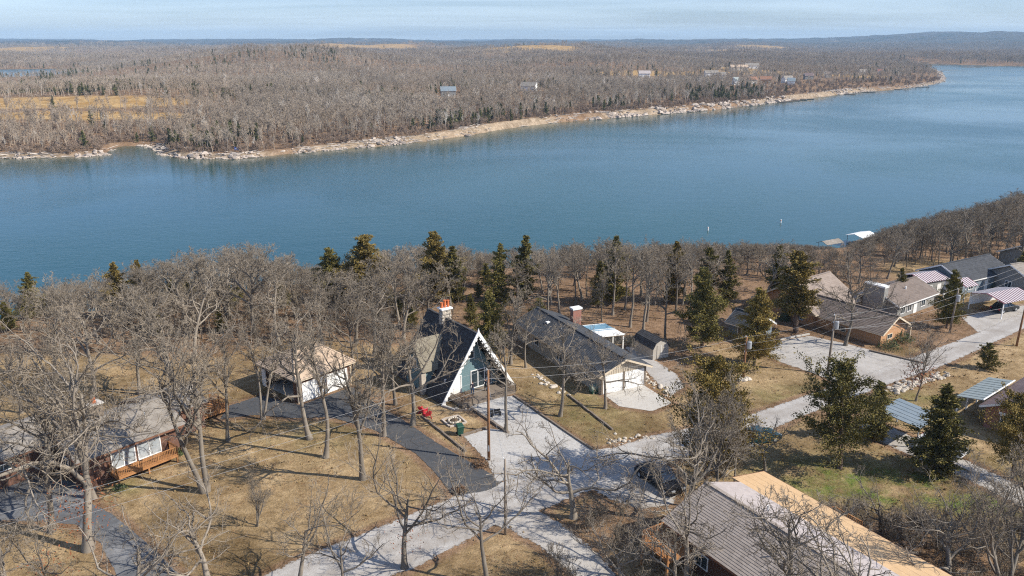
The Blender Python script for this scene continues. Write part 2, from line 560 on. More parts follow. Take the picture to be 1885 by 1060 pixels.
def fbm(x, y, seed=0, o=4):
    s = 0; a = .5
    for i in range(o):
        s = s + a * vnoise(x, y, seed + i); x = x * 2.03 + 11.3; y = y * 2.03 + 7.7; a *= .5
    return s


def bumpf(x, y, cx, cy, rx, ry):
    return np.exp(-(((x - cx) / rx) ** 2 + ((y - cy) / ry) ** 2))


def land_height(x, y):
    x = np.asarray(x, float); y = np.asarray(y, float)
    ins = inside(x, y, LAKE)
    dn = seg_dist(x, y, near_line); df = seg_dist(x, y, far_line)
    near = dn < df
    d = np.minimum(dn, df)
    # near side: flat yard falling to the water
    zn = -12.6 + 12.6 * sstep(d, -4, 36)
    zn = np.minimum(zn, 0.0)
    # far side: rock bank, then rolling woods
    j = fbm(x / 30, y / 30, 3) - .47
    bank = 2.0 + 2.2 * sstep(x, -130, 0) * (1 - sstep(x, 330, 500))
    zf = -12.4 + bank * sstep(d + j * 7, 0, 5.5) + 3.5 * sstep(d, 8, 70) + 4.0 * sstep(d, 60, 300)
    r = np.hypot(x, y)
    roll = (fbm(x / 520, y / 520, 8) - .47)
    zf = zf + roll * 72 * sstep(d, 50, 420) * (1 - .3 * sstep(r, 3000, 8000))
    zf = zf + 40 * bumpf(x, y, -370, 1330, 250, 150) + 12 * bumpf(x, y, -200, 1050, 260, 120)
    zf = zf + 12 * bumpf(x, y, 1250, 2200, 700, 200)
    zf = zf - 16 * bumpf(x, y, -880, 1330, 210, 330)
    zf = zf + sstep(r, 4200, 9000) * (34 + (fbm(x / 1500, y / 1500, 21) - .47) * 70)
    zf = zf + 62 * bumpf(x, y, 3700, 7000, 900, 2000) + 40 * bumpf(x, y, 5600, 7600, 1300, 2500)
    g = np.clip(1.5 * bumpf(x, y, -640, 960, 230, 330), 0, 1)
    zf = zf * (1 - g) + np.minimum(zf, -9.8) * g
    cove = bumpf(x, y, -880, 1330, 160, 300)
    zf = np.where(d > 12, np.maximum(zf, -11.2), zf)
    zf = np.where(cove > .40, -13.5, zf)
    for cx, cy, rx, ry in FIELDS:
        if cy > 2000: zf = zf + 14 * bumpf(x, y, cx, cy + ry * .5, rx * 1.2, ry)
    z = np.where(near, zn, zf)
    z = np.where(ins, -12.2 - np.minimum(d * .25, 2.6), z)
    return z, d, near, ins


FIELDS = [(-335, 605, 110, 40), (-270, 525, 70, 26), (-430, 560, 80, 40), (175, 1130, 75, 110), (330, 1190, 70, 70), (-620, 3350, 240, 420), (900, 3500, 200, 330), (-2000, 3300, 260, 400), (470, 1150, 55, 60), (560, 1010, 26, 30), (20, 2150, 150, 200), (1250, 4000, 200, 380)]

# roads and drives, outlined in world metres
def poly_px(pts): return [P(a, b) for a, b in pts]

ROADS = {
 'road': poly_px([(2010, 535), (1885, 574), (1800, 612), (1700, 650), (1640, 672), (1500, 722), (1400, 757), (1300, 782), (1200, 802), (1100, 832), (1000, 862), (930, 885), (880, 900),
                  (830, 916), (760, 945), (640, 993), (540, 1033), (470, 1068), (420, 1110), (640, 1110), (690, 1070), (760, 1048), (850, 1000), (930, 958), (1000, 938), (1080, 905), (1190, 865), (1280, 835),
                  (1400, 800), (1480, 765), (1560, 736), (1640, 706), (1720, 680), (1800, 645), (1885, 605), (2010, 560)]),
 'gravel_drive': poly_px([(866, 746), (880, 735), (944, 729), (1010, 775), (1092, 828), (1150, 822), (1190, 826), (1150, 850), (1080, 860), (985, 872), (915, 888), (897, 850), (853, 803), (905, 788), (934, 797), (872, 758)]),
 'branch_track': poly_px([(900, 965), (985, 935), (1030, 962), (1085, 1005), (1125, 1045), (1165, 1110), (1090, 1110), (1060, 1065), (1000, 1010), (940, 975)]),
 'parking_pad': poly_px([(1075, 893), (1160, 866), (1235, 862), (1250, 900), (1238, 930), (1180, 938), (1120, 918)]),
 'asphalt_drive': poly_px([(405, 772), (418, 748), (480, 728), (553, 746), (648, 712), (690, 742), (740, 772), (800, 812), (850, 842), (928, 886), (900, 903), (835, 914), (800, 870), (765, 835), (690, 792), (610, 768), (540, 770), (470, 764)]),
 'asphalt_lane': poly_px([(-150, 900), (0, 888), (90, 880), (180, 893), (165, 925), (205, 945), (272, 1000), (335, 1062), (380, 1110), (235, 1110), (215, 1060), (185, 1000), (140, 966), (80, 960), (0, 958), (-150, 970)]),
 'concrete_apron': poly_px([(1112, 727), (1180, 706), (1238, 742), (1200, 757), (1140, 748)]),
 'side_drive': poly_px([(1148, 636), (1170, 640), (1245, 688), (1260, 712), (1236, 728), (1205, 700), (1180, 672)]),
 'gravel_lot': poly_px([(1412, 655), (1432, 628), (1490, 618), (1560, 633), (1640, 654), (1700, 668), (1650, 690), (1560, 716), (1500, 688), (1440, 668)]),
 'neighbour_drive': poly_px([(1580, 764), (1640, 786), (1720, 822), (1800, 857), (1885, 898), (1960, 930), (1960, 975), (1885, 935), (1780, 882), (1680, 840), (1590, 800)]),
 'carport_drive': poly_px([(1770, 585), (1830, 568), (1900, 560), (2010, 545), (2010, 580), (1885, 600), (1800, 612)]),
}


def build_terrain():
    ang = np.concatenate([np.arange(-180, -46, 6), np.arange(-46, -37, 1.0), np.arange(-37, 37, 0.22), np.arange(37, 46, 1.0), np.arange(46, 180, 6)])
    rad = np.concatenate([[8, 20, 32, 40], np.arange(46, 150, .55), np.arange(150, 260, 1.6), np.geomspace(260, 340, 12)[:-1], np.arange(340, 560, 2.4), np.geomspace(560, 1500, 130), np.geomspace(1510, 13500, 160)])
    A, Rr = np.meshgrid(np.radians(ang), rad)
    X = Rr * np.sin(A); Y = Rr * np.cos(A)
    x = X.ravel(); y = Y.ravel()
    z, d, near, ins = land_height(x, y)
    na, nr = len(ang), len(rad)
    idx = np.arange(na * nr).reshape(nr, na)
    a = idx[:-1, :]; b = np.roll(idx, -1, 1)[:-1, :]; c = np.roll(idx, -1, 1)[1:, :]; e = idx[1:, :]
    F = np.stack([a.ravel(), e.ravel(), c.ravel(), b.ravel()], 1)
    m, nt, bs = new_mat('ground_cover')
    co = coord(nt)
    n_big = noise(nt, co, .07, 5, .6); n_mid = noise(nt, co, .5, 6, .65); n_fine = noise(nt, co, 5.0, 5, .7); n_leaf = noise(nt, co, 2.2, 6, .75)
    straw = mix(nt, ramp(nt, n_mid, .32, .68), (0.31, 0.22, 0.125), (0.45, 0.34, 0.205))
    straw = mix(nt, ramp(nt, n_big, .42, .66), straw, (0.245, 0.18, 0.10))
    green = mix(nt, ramp(nt, n_fine, .3, .7), (0.075, 0.125, 0.022), (0.15, 0.20, 0.05))
    litter = mix(nt, ramp(nt, n_leaf, .35, .65), (0.19, 0.125, 0.08), (0.33, 0.225, 0.15))
    bankc = mix(nt, ramp(nt, n_mid, .35, .65), (0.29, 0.225, 0.16), (0.44, 0.36, 0.275))
    gold = mix(nt, ramp(nt, n_big, .35, .65), (0.40, 0.25, 0.10), (0.52, 0.37, 0.19))
    canopy = mix(nt, ramp(nt, noise(nt, co, .02, 7, .7), .35, .65), (0.06, 0.055, 0.048), (0.13, 0.115, 0.10))
    canopy = mix(nt, ramp(nt, noise(nt, co, .004, 6, .65), .50, .62), canopy, (0.035, 0.042, 0.028))
    canopy = mix(nt, ramp(nt, noise(nt, co, .0011, 6, .7), .635, .66), canopy, (0.42, 0.33, 0.22))
    g_mask = math_(nt, 'MULTIPLY', attr(nt, 'green'), ramp(nt, noise(nt, co, .35, 5, .7), .36, .62))
    l_mask = ramp(nt, math_(nt, 'ADD', math_(nt, 'MULTIPLY', attr(nt, 'litter'), .75), math_(nt, 'MULTIPLY', n_leaf, .5)), .5, .72)
    c = mix(nt, g_mask, straw, green)
    c = mix(nt, l_mask, c, litter)
    c = mix(nt, attr(nt, 'field'), c, gold)
    c = mix(nt, attr(nt, 'bank'), c, bankc)
    c = mix(nt, attr(nt, 'canopy'), c, canopy)
    g = ramp(nt, n_fine, .25, .75, (.62, .62, .62, 1), (1.22, 1.22, 1.22, 1))
    c = mix(nt, 1.0, c, g, 'MULTIPLY')
    g2 = ramp(nt, noise(nt, co, 1.3, 6, .78), .3, .6, (.62, .59, .54, 1), (1.1, 1.1, 1.1, 1))
    g3 = ramp(nt, noise(nt, co, .16, 5, .7, .8), .34, .60, (.60, .565, .50, 1), (1.12, 1.1, 1.06, 1))
    c = mix(nt, 1.0, c, g3, 'MULTIPLY')
    c = mix(nt, 1.0, c, g2, 'MULTIPLY')
    nt.links.new(c, bs.inputs['Base Color']); bs.inputs['Roughness'].default_value = .98
    bs.inputs['Specular IOR Level'].default_value = .05
    bump(nt, bs, math_(nt, 'ADD', n_fine, n_leaf), .8, .12)
    # roughen the far, tree-covered hills with real relief
    r = np.hypot(x, y)
    can = sstep(r, 3800, 5200)
    z = z + can * (fbm(x / 60, y / 60, 5) * 16)
    me = np_mesh('ground', np.stack([x, y, z], 1), F, m, smooth=True)
    # masks
    edge = np.full(x.shape, 50.0)
    sel = (r < 150) & (np.abs(np.degrees(np.arctan2(x, y))) < 46)
    for k, pl in ROADS.items():
        dd = seg_dist(x[sel], y[sel], pl, True)
        edge[sel] = np.minimum(edge[sel], dd)
    verge = np.exp(-(edge / 1.1) ** 2) * .75
    wood = sstep(y - 101 - .02 * x + 9 * (vnoise(x / 14, y / 14, 2) - .5), -4, 10) * (1 - sstep(x, 60, 75) * (1 - sstep(y, 140, 160)))
    wood = np.maximum(wood, .35 * sstep(fbm(x / 9, y / 9, 41), .5, .62))
    patch = .9 * bumpf(x, y, 9, 62, 5, 5) + .8 * bumpf(x, y, 33, 56, 12, 10) + .7 * bumpf(x, y, -16, 86, 6, 5) + .8 * bumpf(x, y, 22, 100, 7, 6) + .6 * bumpf(x, y, 36, 84, 6, 4)
    litter_a = np.clip(np.maximum(np.maximum(verge, wood), patch), 0, 1) * near
    litter_a = np.where(near, litter_a, .85)
    green_a = 1.0 * bumpf(x, y, 42, 66, 9, 6) + .85 * bumpf(x, y, 30, 68, 9, 5) + .4 * bumpf(x, y, 8, 84, 6, 7) + .4 * bumpf(x, y, 33, 88, 6, 3) + .6 * bumpf(x, y, 44, 86, 6, 5) + .5 * bumpf(x, y, -37, 67.5, 3, 1.6) + .25 * bumpf(x, y, -22, 78, 8, 4)
    field = np.zeros_like(x)
    for cx, cy, rx, ry in FIELDS:
        field = np.maximum(field, sstep(bumpf(x, y, cx, cy, rx, ry), .25, .5))
    field = np.where(near, 0, field)
    bank = np.where(near, sstep(-d, -5, -2) * .8, 1 - sstep(d, 4.5, 7 + 7 * vnoise(x / 20, y / 20, 9)))
    bank = np.where(~near, bank * sstep(vnoise(x / 38, y / 38, 29) + .5 * vnoise(x / 11, y / 11, 30), .45, .85), bank)
    bank = np.where(~near & (r > 1320), 0, bank)
    bank = np.where(ins, .4, bank)
    for nm, arr in (('litter', litter_a), ('green', np.clip(green_a, 0, 1) * near), ('field', field), ('bank', bank), ('canopy', can * (1 - .6 * field))):
        at = me.attributes.new(nm, 'FLOAT', 'POINT')
        at.data.foreach_set('value', np.asarray(arr, np.float32))
    o = link('ground', me); tag(o, kind='structure')
    return o


build_terrain()

# water
def build_water():
    m, nt, b = new_mat('lake_water')
    co = coord(nt)
    mp_ = N(nt, 'ShaderNodeMapping'); mp_.inputs['Scale'].default_value = (1, 1.6, 1); mp_.inputs['Rotation'].default_value = (0, 0, R(-20))
    nt.links.new(co, mp_.inputs[0])
    w1 = noise(nt, mp_.outputs[0], .55, 3, .6); w2 = noise(nt, mp_.outputs[0], .11, 3, .6)
    calm = ramp(nt, noise(nt, co, .006, 4, .6, .6), .38, .62)
    big = noise(nt, co, .0028, 4, .6)
    c = mix(nt, ramp(nt, big, .38, .62), (0.007, 0.058, 0.070), (0.015, 0.072, 0.074))
    # olive reflection of the far bank, painted into the water colour
    c = mix(nt, attr(nt, 'bank_reflection'), c, (0.085, 0.080, 0.040))
    nt.links.new(c, b.inputs['Base Color'])
    b.inputs['IOR'].default_value = 1.33
    b.inputs['Specular IOR Level'].default_value = .36
    nt.links.new(mix(nt, calm, (.10, .10, .10, 1), (.22, .22, .22, 1)), b.inputs['Roughness'])
    bp = N(nt, 'ShaderNodeBump', Distance=.28)
    nt.links.new(mix(nt, calm, (.22, .22, .22, 1), (.60, .60, .60, 1)), bp.inputs['Strength'])
    nt.links.new(math_(nt, 'ADD', math_(nt, 'MULTIPLY', w1, .6), math_(nt, 'MULTIPLY', w2, .6)), bp.inputs['Height'])
    nt.links.new(bp.outputs[0], b.inputs['Normal'])
    gx = np.concatenate([np.linspace(-1400, -400, 20)[:-1], np.linspace(-400, 640, 150), np.linspace(640, 2600, 30)[1:]])
    gy = np.concatenate([np.linspace(120, 700, 120), np.linspace(700, 2400, 60)[1:]])
    X, Y = np.meshgrid(gx, gy)
    n0, n1 = X.shape
    idx = np.arange(n0 * n1).reshape(n0, n1)
    F = np.stack([idx[:-1, :-1].ravel(), idx[:-1, 1:].ravel(), idx[1:, 1:].ravel(), idx[1:, :-1].ravel()], 1)
    x = X.ravel(); y = Y.ravel()
    me = np_mesh('water', np.stack([x, y, np.full(x.shape, WATER_Z)], 1), F, m)
    df = seg_dist(x, y, far_line)
    sh = np.exp(-(df / 14.0)) * .75  # painted bank reflection fades with distance from the far shore
    at = me.attributes.new('bank_reflection', 'FLOAT', 'POINT'); at.data.foreach_set('value', sh.astype(np.float32))
    tag(link('lake_water', me), kind='structure')


build_water()

# haze: one closed box of thin air round everything
hm = bpy.data.materials.new('haze_air'); hm.use_nodes = True
hn = hm.node_tree; hn.nodes.clear()
ho = hn.nodes.new('ShaderNodeOutputMaterial'); hv = hn.nodes.new('ShaderNodeVolumePrincipled')
hv.inputs['Color'].default_value = (0.48, 0.72, 0.97, 1); hv.inputs['Density'].default_value = 0.00009
hv.inputs['Anisotropy'].default_value = 0.0
hn.links.new(hv.outputs[0], ho.inputs['Volume'])
HAZE = MB().box(-13600, 13600, -13600, 13600, -18, 175).build('haze', hm)
tag(HAZE, kind='stuff')


# road sheets
def road_mat(name, c1, c2, c3, scale, soft=.45, tracks=0.0, bmp=.5, crack=False):
    m, nt, b = new_mat(name)
    co = coord(nt)
    e = attr(nt, 'edge')
    f = ramp(nt, noise(nt, co, scale, 5, .65), .3, .7)
    c = mix(nt, f, c1, c2)
    c = mix(nt, math_(nt, 'MULTIPLY', ramp(nt, noise(nt, co, .22, 5, .65, .6), .46, .68), .65), c, c3)
    c = mix(nt, math_(nt, 'MULTIPLY', ramp(nt, math_(nt, 'ADD', noise(nt, co, 3.2, 6, .8), math_(nt, 'MULTIPLY', noise(nt, co, .3, 4, .6), .25)), .70, .80), .7), c, (0.20, 0.135, 0.085))
    if tracks:
        t = math_(nt, 'SINE', math_(nt, 'MULTIPLY', e, 3.4))
        c = mix(nt, math_(nt, 'MULTIPLY', ramp(nt, math_(nt, 'ADD', math_(nt, 'MULTIPLY', t, .3), noise(nt, co, .6, 4)), .1, .75, (1, 1, 1, 1), (0, 0, 0, 1)), tracks), c, c3)
    g = ramp(nt, noise(nt, co, 14, 3, .7), .3, .7, (.80, .80, .80, 1), (1.12, 1.12, 1.12, 1))
    c = mix(nt, 1.0, c, g, 'MULTIPLY')
    if crack:
        vo = N(nt, 'ShaderNodeTexVoronoi', feature='DISTANCE_TO_EDGE', Scale=.35)
        nt.links.new(co, vo.inputs['Vector'])
        c = mix(nt, ramp(nt, vo.outputs['Distance'], .0, .012, (.6, .6, .6, 1), (0, 0, 0, 1)), c, (.02, .02, .02))
    nt.links.new(c, b.inputs['Base Color']); b.inputs['Roughness'].default_value = .95
    b.inputs['Specular IOR Level'].default_value = .1
    bump(nt, b, noise(nt, co, 9, 4, .7), bmp, .06)
    # worn edge: gravel thins out into the grass
    en = math_(nt, 'ADD', math_(nt, 'MULTIPLY', e, 1 / max(soft, .02)), math_(nt, 'MULTIPLY', math_(nt, 'SUBTRACT', noise(nt, co, 1.6, 6, .75), .5), 3.0))
    al = ramp(nt, en, .0, .22)
    tr = nt.nodes.new('ShaderNodeBsdfTransparent'); mxs = nt.nodes.new('ShaderNodeMixShader')
    nt.links.new(al, mxs.inputs[0]); nt.links.new(tr.outputs[0], mxs.inputs[1]); nt.links.new(b.outputs[0], mxs.inputs[2])
    nt.links.new(mxs.outputs[0], nt.nodes['Material Output'].inputs['Surface'])
    return m


MR = {
 'road': road_mat('road_gravel', (0.36, 0.342, 0.318), (0.46, 0.44, 0.415), (0.255, 0.225, 0.195), 2.0, .5, .45),
 'gravel': road_mat('drive_gravel', (0.39, 0.375, 0.352), (0.49, 0.475, 0.45), (0.32, 0.295, 0.262), 3.0, .3),
 'track': road_mat('track_gravel', (0.36, 0.335, 0.305), (0.46, 0.435, 0.40), (0.27, 0.23, 0.19), 2.0, .5),
 'lot': road_mat('lot_gravel', (0.37, 0.35, 0.32), (0.46, 0.435, 0.405), (0.29, 0.265, 0.235), 2.0, .45),
 'asphalt': road_mat('asphalt', (0.062, 0.066, 0.072), (0.085, 0.088, 0.094), (0.11, 0.108, 0.105), 2.0, .16, bmp=.3, crack=True),
 'old_asphalt': road_mat('old_asphalt', (0.10, 0.105, 0.113), (0.13, 0.135, 0.142), (0.30, 0.30, 0.30), 2.0, .16, bmp=.3, crack=True),
 'concrete': road_mat('apron_concrete', (0.44, 0.415, 0.375), (0.50, 0.475, 0.43), (0.38, 0.355, 0.32), 1.4, .12, bmp=.2),
}
ROAD_SPEC = [('neighbour_drive', 'track', 'driveway', .012), ('carport_drive', 'lot', 'driveway', .016), ('gravel_lot', 'lot', 'parking_lot', .020), ('side_drive', 'lot', 'driveway', .012), ('concrete_apron', 'concrete', 'driveway', .016),
             ('asphalt_lane', 'old_asphalt', 'asphalt_driveway', .016), ('branch_track', 'track', 'path', .018), ('parking_pad', 'track', 'driveway', .022), ('asphalt_drive', 'asphalt', 'asphalt_driveway', .030),
             ('gravel_drive', 'gravel', 'gravel_driveway', .034), ('road', 'road', 'road', .026)]


def build_road(key, mat, name, z):
    poly = np.array(ROADS[key]); st = .38
    x0, y0 = poly.min(0) - 1; x1, y1 = poly.max(0) + 1
    gx = np.arange(x0, x1, st); gy = np.arange(y0, y1, st)
    X, Y = np.meshgrid(gx, gy)
    x, y = X.ravel(), Y.ravel()
    d = seg_dist(x, y, poly, True); s = np.where(inside(x, y, poly), d, -d)
    keep = s > -.85
    idx = np.arange(len(x)).reshape(X.shape)
    F = np.stack([idx[:-1, :-1].ravel(), idx[:-1, 1:].ravel(), idx[1:, 1:].ravel(), idx[1:, :-1].ravel()], 1)
    F = F[keep[F].all(1)]
    used = np.unique(F); remap = np.full(len(x), -1); remap[used] = np.arange(len(used))
    me = np_mesh(name, np.stack([x[used], y[used], np.full(len(used), z)], 1), remap[F], MR[mat])
    at = me.attributes.new('edge', 'FLOAT', 'POINT'); at.data.foreach_set('value', s[used].astype(np.float32))
    tag(link(name, me), kind='structure')


for k_, m_, n_, z_ in ROAD_SPEC:
    build_road(k_, m_, n_, z_)


# ------------------------------------------------------------------ buildings
def loc3(p, z=0.0): return (p[0], p[1], z)


def window(parent, x, y, z, w, h, rz=0.0, cols=2, rows=2, frame='white', glass='glass', name='window', bar=.05, fr=.08):
    """Window in a wall: frame standing proud, each pane a piece of its own. Local x runs along the wall, -y points out."""
    mb = MB(); d = .07
    mb.box(-w / 2, w / 2, -d, 0, 0, fr).box(-w / 2, w / 2, -d, 0, h - fr, h)
    mb.box(-w / 2, -w / 2 + fr, -d, 0, fr, h - fr).box(w / 2 - fr, w / 2, -d, 0, fr, h - fr)
    iw, ih = (w - 2 * fr), (h - 2 * fr)
    for c in range(1, cols):
        cx = -w / 2 + fr + iw * c / cols
        mb.box(cx - bar / 2, cx + bar / 2, -d + .01, 0, fr, h - fr)
    for r_ in range(1, rows):
        cz = fr + ih * r_ / rows
        for c in range(cols):
            xa = -w / 2 + fr + iw * c / cols + (bar / 2 if c else 0); xb = -w / 2 + fr + iw * (c + 1) / cols - (bar / 2 if c < cols - 1 else 0)
            mb.box(xa, xb, -d + .01, 0, cz - bar / 2, cz + bar / 2)
    o = mb.build(name, M[frame], parent)
    o.location = (x, y, z); o.rotation_euler = (0, 0, rz)
    pane = None
    for c in range(cols):
        for r_ in range(rows):
            xa = -w / 2 + fr + iw * c / cols + (bar / 2 if c else 0); xb = -w / 2 + fr + iw * (c + 1) / cols - (bar / 2 if c < cols - 1 else 0)
            za = fr + ih * r_ / rows + (bar / 2 if r_ else 0); zb = fr + ih * (r_ + 1) / rows - (bar / 2 if r_ < rows - 1 else 0)
            MB().box(xa + .003, xb - .003, -.035, -.012, za + .003, zb - .003).build('pane', M[glass], o)
    return o


def garage_door(parent, x, y, z, w, h, rz=0.0):
    """Sectional door: recessed joints between sections, frame round it, small raised fields."""
    fr = MB().box(-w / 2 - .14, -w / 2, -.06, 0, 0, h + .14).box(w / 2, w / 2 + .14, -.06, 0, 0, h + .14).box(-w / 2, w / 2, -.06, 0, h, h + .14)
    o = fr.build('garage_door', M['white'], parent); o.location = (x, y, z); o.rotation_euler = (0, 0, rz)
    n = 4
    for k in range(n):
        a, b = h * k / n, h * (k + 1) / n
        mb = MB().box(-w / 2 + .01, w / 2 - .01, -.035, -.005, a + .012, b - .012)
        for c in range(6):
            xa = -w / 2 + .12 + (w - .24) * c / 6; xb = xa + (w - .24) / 6 - .1
            mb.box(xa, xb, -.05, -.035, a + .1, b - .1)
        mb.build('panel', M['white'], o)
    MB().box(-.12, .12, -.075, -.05, h * .27, h * .27 + .03).build('handle', M['black'], o)
    return o


def gable_wall(mb, x0, x1, y0, y1, zE, zR, base=0.0, axis='y'):
    """Solid wall block with gables; axis is the ridge direction."""
    if axis == 'y':
        xm = (x0 + x1) / 2
        mb.prism([(x0, y0, base), (x1, y0, base), (x1, y0, zE), (xm, y0, zR), (x0, y0, zE)], (0, y1 - y0, 0))
    else:
        ym = (y0 + y1) / 2
        mb.prism([(x0, y0, base), (x0, y1, base), (x0, y1, zE), (x0, ym, zR), (x0, y0, zE)], (x1 - x0, 0, 0))
    return mb


def gable_roof(parent, x0, x1, y0, y1, zE, zR, mat, axis='y', over=.45, courses=18, trim='white', lift=.03, t=.14, name='roof', mat2=None):
    """Two slabs with stepped courses, a ridge cap and barge boards."""
    if axis == 'y':
        hw = (x1 - x0) / 2; xm = (x0 + x1) / 2; k = (zR - zE) / hw
        a, b = y0 - over, y1 + over; e = over * k
        A = MB().slope((x0 - over, a, zE - e), (x0 - over, b, zE - e), (xm, b, zR), (xm, a, zR), t, courses, lift)
        B = MB().slope((x1 + over, b, zE - e), (x1 + over, a, zE - e), (xm, a, zR), (xm, b, zR), t, courses, lift)
        cap = [(xm, a - .01, zR + t + .06), (xm, b + .01, zR + t + .06)]
        tr = MB()
        for yy in (a - .03, b + .03):
            for xs in (x0 - over - .02, x1 + over + .02):
                tr.bar((xs, yy, zE - e + .02), (xm, yy, zR + .03), .05, .22)
        for xs in (x0 - over - .03, x1 + over + .03):
            tr.bar((xs, a, zE - e + .03), (xs, b, zE - e + .03), .05, .20)
    else:
        hw = (y1 - y0) / 2; ym = (y0 + y1) / 2; k = (zR - zE) / hw
        a, b = x0 - over, x1 + over; e = over * k
        A = MB().slope((b, y0 - over, zE - e), (a, y0 - over, zE - e), (a, ym, zR), (b, ym, zR), t, courses, lift)
        B = MB().slope((a, y1 + over, zE - e), (b, y1 + over, zE - e), (b, ym, zR), (a, ym, zR), t, courses, lift)
        cap = [(a - .01, ym, zR + t + .06), (b + .01, ym, zR + t + .06)]
        tr = MB()
        for xx in (a - .03, b + .03):
            for ys_ in (y0 - over - .02, y1 + over + .02):
                tr.bar((xx, ys_, zE - e + .02), (xx, ym, zR + .03), .05, .22)
        for ys_ in (y0 - over - .03, y1 + over + .03):
            tr.bar((a, ys_, zE - e + .03), (b, ys_, zE - e + .03), .05, .20)
    ra = A.build(name, M[mat], parent)
    B.build(name, M[mat2 or mat], parent)
    MB().bar(cap[0], cap[1], .34, .05).build('ridge_cap', M[mat], ra)
    tr.build('trim', M[trim], parent)
    return ra


def vents(parent, pts, h=.35, r=.06, mat='steel', name='vent_pipe'):
    for (x, y, z) in pts:
        MB().tube([(x, y, z - .1), (x, y, z + h)], r, 8).build(name, M[mat], parent)


def railing(parent, pts, h=.95, mat='wood', step=.16, name='railing'):
    """Posts and rails as one piece, balusters (too thin to pick apart) as one piece of stuff under it."""
    mb = MB(); bal = MB()
    for a, b in zip(pts[:-1], pts[1:]):
        a = Vector(a); b = Vector(b); L = (b - a).length; d = (b - a) / L
        n = max(1, round(L / 1.8))
        for i in range(n + 1):
            p = a + d * (L * i / n); mb.bar(p, p + Vector((0, 0, h + .05)), .10, .10, (1, 0, 0))
        up = Vector((0, 0, 1))
        mb.bar(a + up * h, b + up * h, .12, .05); mb.bar(a + up * .12, b + up * .12, .05, .08)
        k = int(L / step)
        for i in range(1, k):
            p = a + d * (L * i / k); bal.bar(p + up * .15, p + up * (h - .02), .04, .04, (1, 0, 0))
    o = mb.build(name, M[mat], parent)
    b = bal.build('balusters', M[mat], o); b['kind'] = 'stuff'
    return o


def planks(parent, x0, x1, y0, y1, z, mat='wood', w=.28, along='x', name='plank', t=.05):
    """Deck boards, each a piece of its own."""
    n = max(1, round(((y1 - y0) if along == 'x' else (x1 - x0)) / w)); me = None
    L = (x1 - x0) if along == 'x' else (y1 - y0)
    ww = ((y1 - y0) if along == 'x' else (x1 - x0)) / n
    me = MB().box(0, L, .012, ww - .012, 0, t).mesh(name, M[mat])
    for i in range(n):
        o = link(name, me, parent)
        if along == 'x': o.location = (x0, y0 + i * ww, z)
        else:
            o.location = (x0 + (i + 1) * ww, y0, z); o.rotation_euler = (0, 0, PI / 2)


